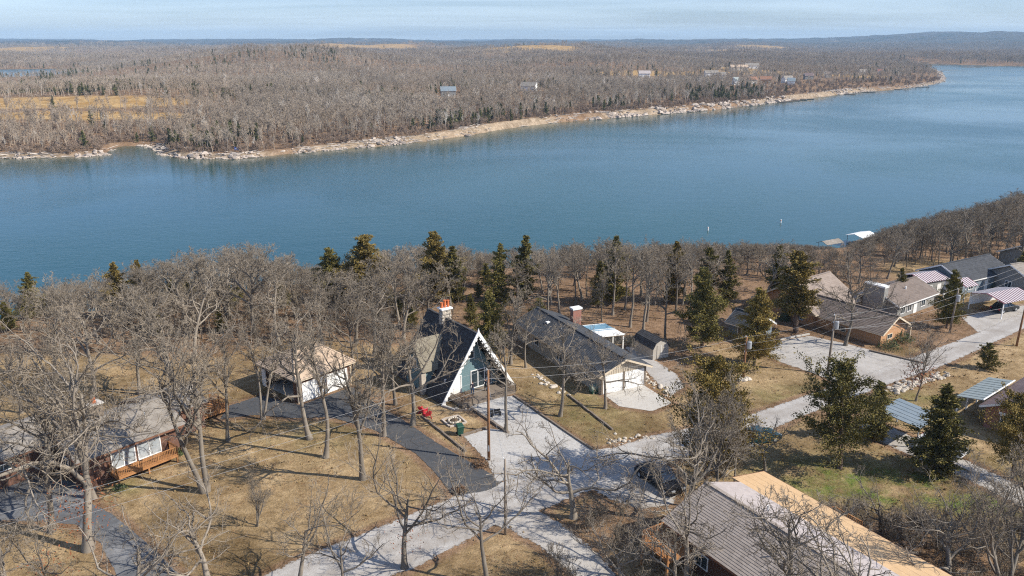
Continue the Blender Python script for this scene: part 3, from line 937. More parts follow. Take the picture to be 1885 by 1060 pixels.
# ---- A-frame house
def a_frame():
    t = thing('a_frame_house', 'steep dark-roofed A-frame house with white edge boards and a teal gable', 'house', (-4.05, 88.4, 0), R(36))
    H_, W_, L_ = 7.55, 4.9, 11.0
    g = MB().prism([(-W_ * .93, 1.3, 0), (W_ * .93, 1.3, 0), (0, 1.3, H_ * .93)], (0, .2, 0)).build('gable_wall', M['teal'], t)
    MB().prism([(-W_ * .93, L_ - .3, 0), (W_ * .93, L_ - .3, 0), (0, L_ - .3, H_ * .93)], (0, .2, 0)).build('rear_wall', M['teal'], t)
    for s in (-1, 1):
        mb = MB()
        a, b = (-.25, L_) if s < 0 else (L_, -.25)
        mb.slope((s * W_, a, .0), (s * W_, b, .0), (0, b, H_), (0, a, H_), .16, 34, .03)
        mb.build('roof', M['slate'], t)
    MB().bar((0, -.2, H_ + .17), (0, L_, H_ + .17), .3, .1).build('ridge_cap', M['slate'], t)
    # white barge boards with a scalloped lower edge
    for s in (-1, 1):
        top = Vector((0, -.33, H_ + .28)); foot = Vector((s * (W_ + .18), -.33, -.02))
        mb = MB().bar(foot, top, .10, .34, (0, -1, 0) if False else (s * .8, 0, .6))
        d = (top - foot).normalized(); nrm = Vector((s * d.z, 0, -abs(d.x))).normalized() * -1
        L = (top - foot).length
        for i in range(16):
            p = foot + d * (L * (i + .5) / 16)
            q = Vector((-s * abs(d.z), 0, -abs(d.x))).normalized()
            mb.bar(p + q * .16 + Vector((0, .05, 0)), p + q * .33 + Vector((0, .05, 0)), .10, .30, (0, 0, 1))
        mb.build('barge_board', M['white'], t)
    MB().prism([(-.22, -.40, H_ + .05), (.22, -.40, H_ + .05), (0, -.40, H_ + .85)], (0, .12, 0)).build('finial', M['white'], t)
    window(t, -.35, 1.29, 4.15, 1.5, 1.75, cols=2, rows=2)
    # shed-roofed storage and double doors on one half, glazed doors on the other
    dd = MB().box(-3.75, -3.65, 1.14, 1.29, .25, 2.45).box(-1.55, -1.45, 1.14, 1.29, .25, 2.45).box(-3.65, -1.55, 1.14, 1.29, 2.35, 2.45).build('double_door', M['white'], t)
    for xa in (-3.64, -2.59):
        MB().box(xa, xa + 1.03, 1.2, 1.27, .25, 2.34).build('door_leaf', M['white'], dd)
    MB().box(-2.68, -2.64, 1.15, 1.2, 1.2, 1.4).build('handle', M['black'], dd)
    window(t, 1.35, 1.29, .3, 3.0, 2.3, cols=3, rows=1, name='glass_door', fr=.10, bar=.12)
    # balcony porch deck
    d = MB().box(-3.6, 3.9, -2.3, 1.25, -.05, .16).build('porch_deck', M['old_wood'], t)
    planks(d, -3.6, 3.9, -2.3, 1.25, .165, 'old_wood', .3)
    railing(t, [(-3.6, 1.0, .2), (-3.6, -2.25, .2), (-2.2, -2.25, .2)], .9, 'old_wood')
    railing(t, [(1.0, -2.25, .2), (3.9, -2.25, .2), (3.9, 1.0, .2)], .9, 'old_wood')
    # dormer with mossy roof and stone-clad front
    yc = 6.0; hw = 2.3
    x_end = -5.3
    for s in (-1, 1):
        eave_z = 2.7; zr = 6.05
        mb = MB()
        ye = yc + s * hw
        def xs(z): return -W_ * (1 - z / H_) + .12
        A_ = (x_end, ye, eave_z); B_ = (xs(eave_z), ye, eave_z); C_ = (xs(zr), yc, zr); D_ = (x_end, yc, zr)
        if s < 0: mb.slope(A_, B_, C_, D_, .14, 14, .03)
        else: mb.slope(B_, A_, D_, C_, .14, 14, .03)
        rr = mb.build('dormer_roof', M['olive_shingle'], t)
    MB().prism([(x_end + .3, yc - hw + .25, 0), (x_end + .3, yc + hw - .25, 0), (x_end + .3, yc + hw - .25, 2.95), (x_end + .3, yc, 5.85), (x_end + .3, yc - hw + .25, 2.95)], (2.2, 0, 0)).build('dormer_wall', M['teal'], t)
    MB().box(x_end - .1, x_end + .5, yc - hw + .0, yc - hw + .55, 0, 2.6).build('stone_pier', M['stone'], t)
    window(t, x_end + .29, yc, 2.6, 1.2, 1.3, rz=-PI / 2, cols=2, rows=1)
    # stone chimney, white cap, three clay pots
    ch = MB().box(-.6, .6, 6.6, 7.4, 5.6, 8.8).build('chimney', M['stone'], t)
    rs = random.Random(3); sm = []
    for i in range(5):
        v, f = ico(rs, .5, .5, .5, .15)
        me = bpy.data.meshes.new('stone'); me.from_pydata([(a * 1.0, b * .9, c * .62) for a, b, c in v], [], f); me.materials.append(M['stone']); sm.append(me)
    for z in range(8):
        for i in range(5):
            o = link('stone', sm[rs.randrange(5)], ch); o.location = (-.48 + i * .24 + rs.uniform(-.04, .04), 6.6, 5.85 + z * .4 + rs.uniform(-.05, .05)); o.scale = (rs.uniform(.3, .42), .22, rs.uniform(.5, .72)); o.rotation_euler = (0, rs.uniform(-.4, .4), 0)
        for i in range(3):
            for sx in (-.6, .6):
                o = link('stone', sm[rs.randrange(5)], ch); o.location = (sx, 6.75 + i * .26, 5.85 + z * .4 + rs.uniform(-.05, .05)); o.scale = (.22, rs.uniform(.32, .42), rs.uniform(.5, .72))
    MB().box(-.78, .78, 6.42, 7.58, 8.8, 8.98).build('chimney_cap', M['white'], ch)
    for i, hh in enumerate((.75, 1.05, .95)):
        x = -.45 + i * .45
        MB().tube([(x, 7.0, 8.98), (x, 7.0, 8.98 + hh * .8), (x, 7.0, 8.98 + hh * .8), (x, 7.0, 9.05 + hh * .8)], [.17, .16, .2, .2], 10).build('chimney_pot', M['terracotta'], ch)
    return t


a_frame()


# ---- long dark-roofed house with two white garage doors
def long_house():
    t = thing('long_house', 'long low house with charcoal roof and two white garage doors', 'house', (10.4, 88.3, 0), R(27))
    mb = MB(); gable_wall(mb, 0, 6.5, 0, 21, 2.55, 3.9); mb.build('wall', M['cream'], t)
    bt = MB()
    for i in range(27):
        x = .1 + i * 6.3 / 26
        zt = 2.55 + 1.35 * (1 - abs(x - 3.25) / 3.25)
        zb = 2.3 if .25 < x < 6.25 else 0
        bt.box(x - .03, x + .03, -.03, 0, zb, zt - .02)
    for i in range(42):
        y = .2 + i * .5
        bt.box(-.03, 0, y - .03, y + .03, 0, 2.45)
    b = bt.build('battens', M['cream_trim'], t); b['kind'] = 'stuff'
    gable_roof(t, 0, 6.5, 0, 21, 2.62, 3.95, 'dark_shingle', 'y', .5, 20, 'cream_trim')
    garage_door(t, 1.75, -.01, 0, 2.55, 2.15); garage_door(t, 4.75, -.01, 0, 2.55, 2.15)
    for x in (.2, 3.25, 6.3):
        MB().box(x - .12, x + .12, -.12, -.032, 0, 2.4).build('post', M['old_wood'], t)
    window(t, -.01, 3.2, .9, 1.1, 1.2, rz=-PI / 2, cols=2, rows=1)
    window(t, -.01, 9.5, .9, 1.6, 1.2, rz=-PI / 2, cols=2, rows=1)
    window(t, -.01, 15.5, .9, 1.2, 1.2, rz=-PI / 2, cols=2, rows=1)
    ch = MB().box(6.1, 7.4, 16.4, 17.2, 0, 4.7).build('chimney', M['red_brick'], t)
    MB().box(6.0, 7.5, 16.3, 17.3, 4.7, 4.95).build('chimney_cap', M['white'], ch)
    # lean-to patio roof on posts, part white part clear blue sheet
    pr = MB().slope((10.6, 10.4, 2.35), (10.6, 12.7, 2.35), (6.95, 12.7, 2.62), (6.95, 10.4, 2.62), .07).build('patio_roof', M['white'], t)
    m, nt, bs = new_mat('blue_sheet'); bs.inputs['Base Color'].default_value = (.16, .30, .40, 1); bs.inputs['Roughness'].default_value = .25
    MB().slope((10.6, 12.7, 2.35), (10.6, 15.4, 2.35), (6.95, 15.4, 2.62), (6.95, 12.7, 2.62), .07).build('patio_roof', m, t)
    for y in (10.6, 13.0, 15.2):
        MB().box(10.35, 10.5, y - .07, y + .07, 0, 2.34).build('post', M['white'], t)
        MB().bar((6.9, y, 2.75), (10.7, y, 2.46), .08, .06).build('rafter', M['white'], pr)
    vents(t, [(2.0, 8, 3.6), (4.9, 6, 3.5), (2.2, 13, 3.6)])
    MB().box(1.8, 2.3, 16, 16.5, 3.45, 3.75).build('roof_vent', M['white'], t)


long_house()


def shed():
    t = thing('gambrel_shed', 'small dark gambrel-roofed shed with a pale plywood front', 'shed', (18.4, 99.2, 0), R(27))
    prof = [(0, 0), (2.5, 0), (2.5, 1.55), (2.1, 2.2), (1.25, 2.6), (.4, 2.2), (0, 1.55)]
    m = mottled('pale_plywood', (.42, .39, .34), (.34, .31, .27), 2, .85)
    MB().prism([(x, 0, z) for x, z in prof], (0, 4.2, 0)).build('wall', m, t)
    for a, b in (((-.1, 1.45), (.36, 2.24)), ((.36, 2.24), (1.25, 2.68)), ((1.25, 2.68), (2.14, 2.24)), ((2.14, 2.24), (2.6, 1.45))):
        MB().slope((a[0], -.15, a[1]), (a[0], 4.35, a[1]), (b[0], 4.35, b[1]), (b[0], -.15, b[1]), .07, 4, .02).build('roof', M['slate'], t)
    dd = MB().box(.6, 1.9, -.05, 0, .1, 1.9).build('door', m, t)
    MB().box(1.22, 1.28, -.07, -.05, .1, 1.9).build('trim', M['white'], dd)


shed()


# ---- tan hip-roofed garage
def hip_garage():
    t = thing('hip_roof_garage', 'brown garage with tan hip roof and two white doors', 'garage', (-24.5, 85.9, 0), R(48))
    W_, D_, zE, zR = 7.4, 7.6, 3.0, 5.1
    m = MB()
    m.box(0, W_, 0, .2, 0, zE).box(W_ - .2, W_, .2, D_ - .2, 0, zE).box(0, W_, D_ - .2, D_, 0, zE)
    m.box(0, .2, .2, 1.0, 0, zE).box(0, .2, 6.7, D_ - .2, 0, zE).box(0, .2, 1.0, 6.7, 2.45, zE)
    m.build('wall', M['brown_siding'], t)
    MB().box(.2, W_ - .2, .2, D_ - .2, .0, .06).build('floor', M['concrete'], t)
    garage_door(t, 2.0, -.01, 0, 2.7, 2.2); garage_door(t, 5.4, -.01, 0, 2.7, 2.2)
    e = .5; k = .34
    a, b, c, d = (-e, -e, zE - .1), (W_ + e, -e, zE - .1), (W_ + e, D_ + e, zE - .1), (-e, D_ + e, zE - .1)
    r0, r1 = (2.3, D_ / 2, zR), (5.1, D_ / 2, zR)
    for q in ((a, b, r1, r0), (c, d, r0, r1)):
        MB().slope(*q, .12, 18, .028).build('roof', M['tan_shingle'], t)
    for q, ap in (((d, a), r0), ((b, c), r1)):
        MB().slope(q[0], q[1], ap, ap, .12, 18, .028).build('roof', M['tan_shingle'], t)
    up = Vector((0, 0, .15))
    hips = MB()
    for p, q in ((a, r0), (d, r0), (b, r1), (c, r1), (r0, r1)):
        hips.bar(Vector(p) + up, Vector(q) + up, .3, .05)
    hips.build('hip_cap', M['tan_shingle'], t)
    fs = MB()
    for p, q in ((a, b), (b, c), (c, d), (d, a)):
        fs.bar(Vector(p) + Vector((0, 0, .02)), Vector(q) + Vector((0, 0, .02)), .06, .2)
    fs.build('fascia', M['cream_trim'], t)
    MB().box(-.09, .12, -.06, .14, 0, zE - .12).build('corner_post', M['cream_trim'], t)
    MB().box(W_ - .12, W_ + .07, -.06, .14, 0, zE - .12).build('corner_post', M['cream_trim'], t)
    MB().box(-.06, -.01, 6.72, 7.55, .1, 2.3).build('door', M['white'], t)
    MB().box(3.62, 3.78, -.09, -.005, 0, 2.4).build('post', M['blue_grey'], t)


hip_garage()


# ---- brown house at the lower corner
def brown_house():
    t = thing('brown_house', 'rust-brown ranch house with large white-framed windows over a wooden deck', 'house', (-33.5, 74.3, 0), R(50))
    mb = MB(); gable_wall(mb, -9.6, 0, 0, 8.0, 3.2, 4.5, axis='x'); mb.build('wall', M['rust_siding'], t)
    gable_roof(t, -9.6, 0, 0, 8.0, 3.25, 4.55, 'grey_shingle', 'x', .6, 18, 'brown_siding', .035)
    mb = MB(); gable_wall(mb, -1.0, 4.6, 3.4, 9.6, 2.9, 4.0, axis='x'); mb.box(-20, -9.6, 6.2, 13, 0, 3.0); mb.build('wing_wall', M['rust_siding'], t)
    gable_roof(t, -.5, 4.6, 3.6, 9.6, 2.95, 4.02, 'grey_shingle', 'x', .5, 14, 'brown_siding', .035)
    gable_roof(t, -20, -9.0, 6.2, 13, 3.05, 4.2, 'grey_shingle', 'x', .5, 15, 'brown_siding', .035)
    window(t, -5.75, -.01, .95, 2.35, 2.05, cols=2, rows=1, glass='curtain', fr=.10, bar=.09)
    window(t, -3.2, -.01, .95, 2.35, 2.05, cols=2, rows=1, glass='curtain', fr=.10, bar=.09)
    window(t, -9.61, 3.4, 1.2, 1.2, 1.1, rz=-PI / 2, cols=2, rows=1)
    window(t, -14, 6.19, 1.7, 1.5, .7, cols=2, rows=1); window(t, -17, 6.19, 1.7, 1.5, .7, cols=2, rows=1)
    dk = MB().box(-7.2, -1.2, -1.7, -.02, .62, .78)
    for x in (-7.1, -4.2, -1.3): dk.box(x - .08, x + .08, -1.65, -1.5, 0, .62)
    d = dk.build('deck', M['wood'], t)
    planks(d, -7.2, -1.2, -1.7, -.02, .785, 'wood', .28)
    railing(t, [(-7.15, -.1, .8), (-7.15, -1.65, .8), (-1.25, -1.65, .8), (-1.25, -.1, .8)], .9, 'wood')
    # rear deck with rail at the end of the wing
    dk2 = MB().box(4.6, 8.0, 4.2, 8.2, .5, .66).build('rear_deck', M['wood'], t)
    planks(dk2, 4.62, 8.0, 4.2, 8.2, .665, 'wood', .3, 'y')
    railing(t, [(4.75, 4.25, .7), (7.95, 4.25, .7), (7.95, 8.15, .7)], .9, 'wood')
    ch = MB().box(-6.2, -4.9, 5.0, 6.1, 3.6, 5.7).build('chimney', M['old_wood'], t)
    MB().box(-6.3, -4.8, 4.9, 6.2, 5.7, 5.82).build('chimney_cap', M['concrete'], ch)
    MB().tube([(-5.55, 5.5, 5.82), (-5.55, 5.5, 6.35)], [.24, .22], 9).build('chimney_pot', M['terracotta'], ch)
    vents(t, [(-2.2, 2.2, 4.2), (-8.0, 2.8, 4.3)])
    # drain downpipe at the corner
    MB().box(-.1, .02, -.1, -.01, 0, 3.0).build('downpipe', M['brown_siding'], t)


brown_house()


# ---- orange brick house
def brick_house():
    t = thing('orange_brick_house', 'orange brick house with brown hip roofs beside the gravel lot', 'house', (50.3, 104.3, -.4), R(37))
    mb = MB(); gable_wall(mb, 0, 6.2, 0, 11, 2.4, 4.0); mb.build('wall', M['orange_brick'], t)
    gable_roof(t, 0, 6.2, 0, 11.5, 2.45, 4.05, 'brown_shingle', 'y', .55, 14, 'cream_trim', mat2='light_brown_shingle')  # sunward slope of this one roof is coloured with the lighter brown shingle
    mb = MB(); gable_wall(mb, -.6, 10, 10, 20, 2.7, 5.6, axis='x'); mb.build('wall', M['orange_brick'], t)
    gable_roof(t, -.6, 10, 10, 20, 2.75, 5.65, 'light_brown_shingle', 'x', .6, 18, 'cream_trim')
    window(t, 2.2, -.01, 1.0, 1.3, .75, cols=2, rows=1, frame='cream_trim')
    window(t, -.61, 15, 2.9, 1.7, .5, rz=-PI / 2, cols=2, rows=1, frame='cream_trim')
    window(t, -.61, 12.2, 1.0, 1.1, 1.1, rz=-PI / 2, cols=2, rows=1)
    window(t, -.01, 6, .9, 1.6, .8, rz=-PI / 2, cols=2, rows=1, frame='cream_trim')
    MB().box(5.9, 6.05, -1.0, -.5, 0, 2.2).build('post', M['cream_trim'], t)
    vents(t, [(4.6, 16.4, 4.9), (2.0, 5, 3.6)])


brick_house()


def grey_house():
    t = thing('brown_roof_house', 'low house with brown roof and a wide white chimney wall', 'house', (57.6, 115.5, -.3), R(37))
    mb = MB(); gable_wall(mb, 0, 11, 0, 7, 2.5, 4.0, axis='x'); mb.build('wall', M['grey_siding'], t)
    gable_roof(t, 0, 11, 0, 7, 2.55, 4.05, 'brown_shingle', 'x', .5, 14, 'white')
    ch = MB().box(-1.1, -.02, 1.8, 5.0, 0, 4.9).build('chimney', M['grey_siding'], t)
    MB().box(-1.2, .1, 1.7, 5.1, 4.9, 5.15).build('chimney_cap', M['white'], ch)
    for x in (1.5, 3.4, 7.5): window(t, x, -.01, .9, 1.3, 1.1, cols=2, rows=1)
    MB().box(4.7, 5.7, -.05, -.005, .1, 2.1).build('door', M['white'], t)
    vents(t, [(5.5, 2, 3.5)], .5, .12, 'white')


grey_house()


def ribbed_roof(name, parent, x0, x1, y0, y1, z0, z1, pitch=.27):
    """Ribbed sheet roof in alternating maroon and white strips, falling along y."""
    mb = MB(); n = int(round((x1 - x0) / pitch)); w = (x1 - x0) / n
    for i in range(n):
        mb.mi = i % 2
        t = .09 if i % 2 else .05
        a, b = x0 + i * w, x0 + (i + 1) * w
        mb.slope((a, y0, z0), (b, y0, z0), (b, y1, z1), (a, y1, z1), t)
    o = mb.build(name, [M['maroon'], M['faded_white']], parent)
    return o


def striped(label, cat, x, y, rz, w, d, h, walls=None):
    t = thing('striped_carport' if not walls else 'striped_shed', label, cat, (x, y, -.2), rz)
    ribbed_roof('roof', t, -w / 2 - .3, w / 2 + .3, -d / 2 - .3, 0, h, h + .75)
    ribbed_roof('roof', t, -w / 2 - .3, w / 2 + .3, d / 2 + .3, 0, h, h + .75)
    if walls:
        MB().box(-w / 2, w / 2, -d / 2, d / 2, 0, h - .02).build('wall', M[walls], t)
        window(t, -w / 4, -d / 2 - .01, .9, 1.1, 1.0); MB().box(.3, 1.2, -d / 2 - .05, -d / 2 - .003, .1, 2.0).build('door', M['white'], t)
    else:
        for sx in (-1, 1):
            for sy in (-1, 1):
                MB().box(sx * w / 2 - .06, sx * w / 2 + .06, sy * d / 2 - .06, sy * d / 2 + .06, 0, h).build('post', M['white'], t)
        MB().box(-w / 2, w / 2, d / 2 - .04, d / 2, .9, h).build('back_panel', M['white'], t)
    return t


striped('open carport with maroon and white striped metal roof by the drive', 'carport', 75.3, 119.5, R(25), 6.8, 5.4, 2.7)
striped('small grey shed with maroon and white striped roof behind the brown-roofed house', 'shed', 68.5, 130.0, R(25), 5.6, 4.6, 2.6, 'grey_siding')
striped('narrow striped metal lean-to beside the utility pole with transformer', 'carport', 71.5, 124.5, R(25), 2.4, 3.6, 3.2)


def plain_house(name, label, cat, x, y, z, rz, w, d, zE, zR, wall, roof, axis='x', wins=2, trim='white', courses=10, parts=True, chimney=None, porch=None, door=True):
    t = thing(name, label, cat, (x, y, z), rz)
    mb = MB(); gable_wall(mb, -w / 2, w / 2, -d / 2, d / 2, zE, zR, -.6, axis); mb.build('wall', M[wall], t)
    gable_roof(t, -w / 2, w / 2, -d / 2, d / 2, zE + .04, zR + .05, roof, axis, .4, courses, trim)
    for i in range(wins):
        window(t, -w / 2 + w * (i + .5) / wins, -d / 2 - .01, .9, min(1.4, w / wins * .55), 1.1, cols=2, rows=1)
    if door: MB().box(-.45, .45, -d / 2 - .05, -d / 2 - .004, 0, 2.0).build('door', M['white'], t)
    window(t, -w / 2 - .01, 0, .9, 1.2, 1.1, rz=-PI / 2, cols=2, rows=1)
    if chimney: MB().box(w * .2, w * .2 + .8, -.4, .4, zE, zR + .9).build('chimney', M[chimney], t)
    if porch:
        p = MB().slope((-w * .3, -d / 2 - 2.2, zE - .45), (w * .2, -d / 2 - 2.2, zE - .45), (w * .2, -d / 2 - .42, zE - .1), (-w * .3, -d / 2 - .42, zE - .1), .08).build('porch_roof', M[porch], t)
        for xx in (-w * .28, w * .18):
            MB().box(xx - .07, xx + .07, -d / 2 - 2.1, -d / 2 - 1.96, 0, zE - .45).build('post', M['white'], t)
    return t


plain_house('grey_cottage', 'wide grey-roofed house half hidden by bare trees beyond the striped shed', 'house', 77.5, 134.5, -.3, R(30), 13, 8, 2.6, 4.4, 'blue_grey', 'dark_shingle', 'x', 3)
plain_house('grey_cottage', 'light grey house with a white porch roof at the top of the road', 'house', 87.5, 132, -.2, R(24), 11, 9, 2.7, 4.7, 'grey_siding', 'grey_shingle', 'x', 2, porch='white')
plain_house('grey_cottage', 'plain grey roofed house highest up the road among bare trees', 'house', 98, 146, -.2, R(24), 12, 8, 2.6, 4.5, 'grey_siding', 'dark_shingle', 'x', 2)
plain_house('small_shed', 'little blue-grey hut between the two tall cedars in the side yard', 'shed', 33.5, 108, -.1, R(40), 4.2, 4.2, 2.3, 3.5, 'blue_grey', 'dark_shingle', 'y', 1, parts=True)


# ---- neighbour house with sheet-metal porch roof
def neighbour_house():
    t = thing('neighbour_house', 'red brick house with plum shingles and a grey-green metal porch roof', 'house', (49.0, 82.6, -.2), R(39))
    mb = MB(); gable_wall(mb, 0, 15, -11, -3.2, 2.7, 4.5, axis='x'); mb.build('wall', M['red_brick'], t)
    gable_roof(t, 0, 15, -11, -3.2, 2.75, 4.55, 'plum_shingle', 'x', .5, 16, 'white')
    a = MB()
    n = 20
    for i in range(n):
        x0, x1 = .2 + i * 8.4 / n, .2 + (i + 1) * 8.4 / n
        a.slope((x1, 0, 2.55), (x0, 0, 2.55), (x0, -2.7, 3.0), (x1, -2.7, 3.0), .04 if i % 2 else .075)
    mt = 'green_metal'
    a.build('porch_roof', M[mt], t)
    MB().bar((.2, -2.72, 3.10), (8.6, -2.72, 3.10), .12, .10).build('flashing', M['white'], t)
    for x in (.4, 3, 5.7, 8.4): MB().box(x - .08, x + .08, -.25, -.1, 0, 2.52).build('post', M['white'], t)
    MB().box(.2, 8.6, -3.2, 0, -.05, .12).build('porch_slab', M['concrete'], t)
    for y in (-5.4, -7.2, -9.0): window(t, -.01, y, .85, 1.45, 1.35, rz=-PI / 2, cols=1, rows=2, fr=.13)
    for x in (2.2, 6.0, 11): window(t, x, -3.19, .9, 1.3, 1.2, rz=PI, cols=2, rows=1)
    MB().box(-.06, -.003, -9.9, -4.5, 2.2, 2.45).build('trim', M['white'], t)
    vents(t, [(4.5, -5.5, 4.0), (8, -6.0, 4.2)])


neighbour_house()


def flat_shed():
    t = thing('metal_carport', 'low carport with blue-grey sheet roof beside the pointed cedar', 'carport', (41.8, 78.2, 0), R(39))
    mb = MB()
    for i in range(12):
        x0, x1 = -2.4 + i * .4, -2.4 + (i + 1) * .4
        mb.slope((x0, -2.3, 2.3), (x1, -2.3, 2.3), (x1, 2.3, 2.65), (x0, 2.3, 2.65), .04 if i % 2 else .07)
    mb.build('roof', M['blue_metal'], t)
    for sx in (-2.2, 2.2):
        for sy, hh in ((-2.1, 2.3), (2.1, 2.6)): MB().box(sx - .06, sx + .06, sy - .06, sy + .06, 0, hh).build('post', M['steel'], t)


flat_shed()


# ---- two-tone roof house at the lower edge
def two_tone_house():
    t = thing('two_tone_roof_house', 'big house with mauve shingles on one slope and tan roofing on the other', 'house', (16, 59.7, 0), R(31.5))
    y0, y1 = -24, 0
    MB().prism([(-4.0, y0 + .4, -.5), (7.6, y0 + .4, -.5), (7.6, y0 + .4, 3.05), (4, y0 + .4, 3.65), (0, y0 + .4, 4.9), (-4.0, y0 + .4, 3.1)], (0, y1 - y0 - .8, 0)).build('wall', M['rust_siding'], t)
    MB().slope((-4.7, y0, 2.95), (-4.7, y1, 2.95), (0, y1, 5.0), (0, y0, 5.0), .14, 21, .032).build('roof', M['mauve_shingle'], t)
    MB().slope((4.1, y1, 3.72), (4.1, y0, 3.72), (0, y0, 5.0), (0, y1, 5.0), .14, 20, .02).build('roof', M['lilac_shingle'], t)  # sunlit slope of the gable, its extra brightness put into paler shingles
    MB().slope((8.1, y1 + .9, 3.15), (8.1, y0, 3.15), (4.1, y0, 3.74), (4.1, y1 + .9, 3.74), .13).build('lower_roof', M['tan_roll'], t)
    MB().bar((0, y0, 5.16), (0, y1, 5.16), .34, .06).build('ridge_cap', M['mauve_shingle'], t)
    tr = MB()
    tr.bar((-4.72, y0, 2.98), (-4.72, y1, 2.98), .05, .22)
    tr.bar((-4.75, y1 + .03, 2.98), (0, y1 + .03, 5.04), .05, .22).bar((0, y1 + .03, 5.04), (4.1, y1 + .03, 3.78), .05, .2).bar((4.1, y1 + .93, 3.8), (8.15, y1 + .93, 3.2), .05, .18).bar((8.13, y0, 3.2), (8.13, y1 + .9, 3.2), .05, .16)
    tr.build('trim', M['brown_siding'], t)
    # seams of the tan roofing
    sm = MB()
    for i in range(1, 5):
        f = i / 5; x = 8.1 + (4.1 - 8.1) * f; z = 3.15 + .59 * f + .135
        sm.bar((x, y0, z), (x, y1 + .9, z), .05, .012)
    sm.build('seam', M['tan_roll'], t)
    # raised wooden landing with rail at the eave corner
    d = MB().box(-7.0, -4.3, -3.4, -.3, 1.9, 2.05)
    for x in (-6.9, -4.5):
        for y in (-3.3, -.4): d.box(x - .08, x + .08, y - .08, y + .08, 0, 1.9)
    dk = d.build('landing', M['wood'], t)
    planks(dk, -7.0, -4.3, -3.4, -.3, 2.055, 'wood', .28)
    railing(t, [(-4.4, -.35, 2.1), (-6.95, -.35, 2.1), (-6.95, -3.35, 2.1)], 1.0, 'wood')
    bench = MB().box(8.4, 9.6, -8.2, -5.4, 1.6, 1.75)
    for y in (-8.1, -5.5): bench.box(9.3, 9.45, y - .08, y + .08, 0, 1.6)
    bd = bench.build('side_landing', M['wood'], t)
    railing(t, [(8.4, -5.45, 1.75), (9.55, -5.45, 1.75), (9.55, -8.15, 1.75)], .9, 'wood')
    vents(t, [(-2.2, -9, 4.15), (-1.5, -13.5, 4.45), (-2.8, -12, 3.95)], .4, .07)
    vents(t, [(1.6, -5.2, 4.6)], .55, .10, 'white')
    MB().box(-3.2, -2.7, -14.2, -13.8, 3.7, 4.25).build('roof_vent', M['steel'], t)
    for y in (-4, -9, -14): window(t, -4.01, y, .9, 1.4, 1.2, rz=-PI / 2, cols=2, rows=1)


two_tone_house()

# ---- small houses on the far shore
FAR_HOUSES = [
 (825, 172, 16, 9, 'grey_siding', 'blue_metal', 'pale house with blue-grey roof alone in the far woods across the lake', 10),
 (974, 163, 18, 9, 'white', 'grey_shingle', 'white house in a gap of the far woods across the lake', -20),
 (1186, 139, 18, 10, 'white', 'lilac_shingle', 'white house at the edge of the green field across the lake', 0),
 (1309, 138, 22, 10, 'white', 'grey_shingle', 'white long house above the wooded far bank', 5),
 (1330, 141, 9, 8, 'white', 'grey_shingle', 'tiny white house beside the long white house across the lake', 0),
 (1360, 124, 34, 12, 'cream', 'tan_shingle', 'long building with tan roof far beyond the lake village', 4),
 (1383, 127, 26, 12, 'white', 'grey_shingle', 'row of pale sheds next to the long tan-roofed building', -4),
 (1354, 152, 8, 7, 'white', 'green_metal', 'white cabin with grey-green roof across the lake', 15),
 (1384, 151, 13, 9, 'cream', 'clay_roof', 'cabin with orange roof in the far lakeside village', 10),
 (1409, 150, 16, 9, 'orange_brick', 'clay_roof', 'wide orange-roofed house on the far lakeside slope', -8),
 (1449, 149, 15, 10, 'white', 'grey_shingle', 'white two-gabled house above the docks across the lake', 20),
 (1456, 153, 10, 8, 'white', 'blue_metal', 'blue-roofed annex in front of the white two-gabled house', -10),
 (1488, 143, 14, 8, 'grey_siding', 'plum_shingle', 'grey house with plum roof near the far docks', 5),
 (1524, 140, 9, 8, 'cream', 'brown_shingle', 'small cream house back from the far docks', 0),
 (1588, 135, 15, 8, 'grey_siding', 'grey_shingle', 'grey house on the lawn of the far point', 12),
 (1619, 134, 8, 8, 'white', 'red_brick', 'tall white cabin with red door side on the far point', -15),
]
far_house_xy = []
for (px, py, w, d, wall, roof, lab, rz) in FAR_HOUSES:
    x, y = P(px, py, 0)
    zg = float(land_height(np.array([x]), np.array([y]))[0][0])
    for _ in range(4):
        x, y = P(px, py, zg + 2); zg = float(land_height(np.array([x]), np.array([y]))[0][0])
    far_house_xy.append((x, y, max(w, d)))
    plain_house('far_house', lab, 'house', x, y, zg, R(rz), w * .72, d * .75, 4.6, 7.6, wall, roof, 'x', 3, courses=0)

# ------------------------------------------------------------------ trees: generators
def unit(v):
    return v / (np.linalg.norm(v, axis=-1, keepdims=True) + 1e-9)


def tubes(Pn, Rn, sides):
    """Pn (n,k,3) polylines, Rn (n,k) radii -> verts, quads."""
    n, k, _ = Pn.shape
    T = np.empty_like(Pn)
    T[:, 1:-1] = Pn[:, 2:] - Pn[:, :-2]; T[:, 0] = Pn[:, 1] - Pn[:, 0]; T[:, -1] = Pn[:, -1] - Pn[:, -2]
    T = unit(T)
    ref = np.where(np.abs(T[:, :1, 2:3]) > .8, np.array([[[1., .2, 0]]]), np.array([[[.1, .2, 1.]]]))
    S = unit(np.cross(T, np.broadcast_to(ref, T.shape))); U = np.cross(S, T)
    a = 2 * np.pi * np.arange(sides) / sides
    V = Pn[:, :, None, :] + Rn[:, :, None, None] * (np.cos(a)[None, None, :, None] * S[:, :, None, :] + np.sin(a)[None, None, :, None] * U[:, :, None, :])
    base = (np.arange(n) * k * sides)[:, None, None] + (np.arange(k - 1) * sides)[None, :, None]
    i = np.arange(sides)[None, None, :]; j = (np.arange(sides) + 1)[None, None, :] % sides
    F = np.stack([base + i, base + j, base + sides + j, base + sides + i], -1)
    return V.reshape(-1, 3), F.reshape(-1, 4)


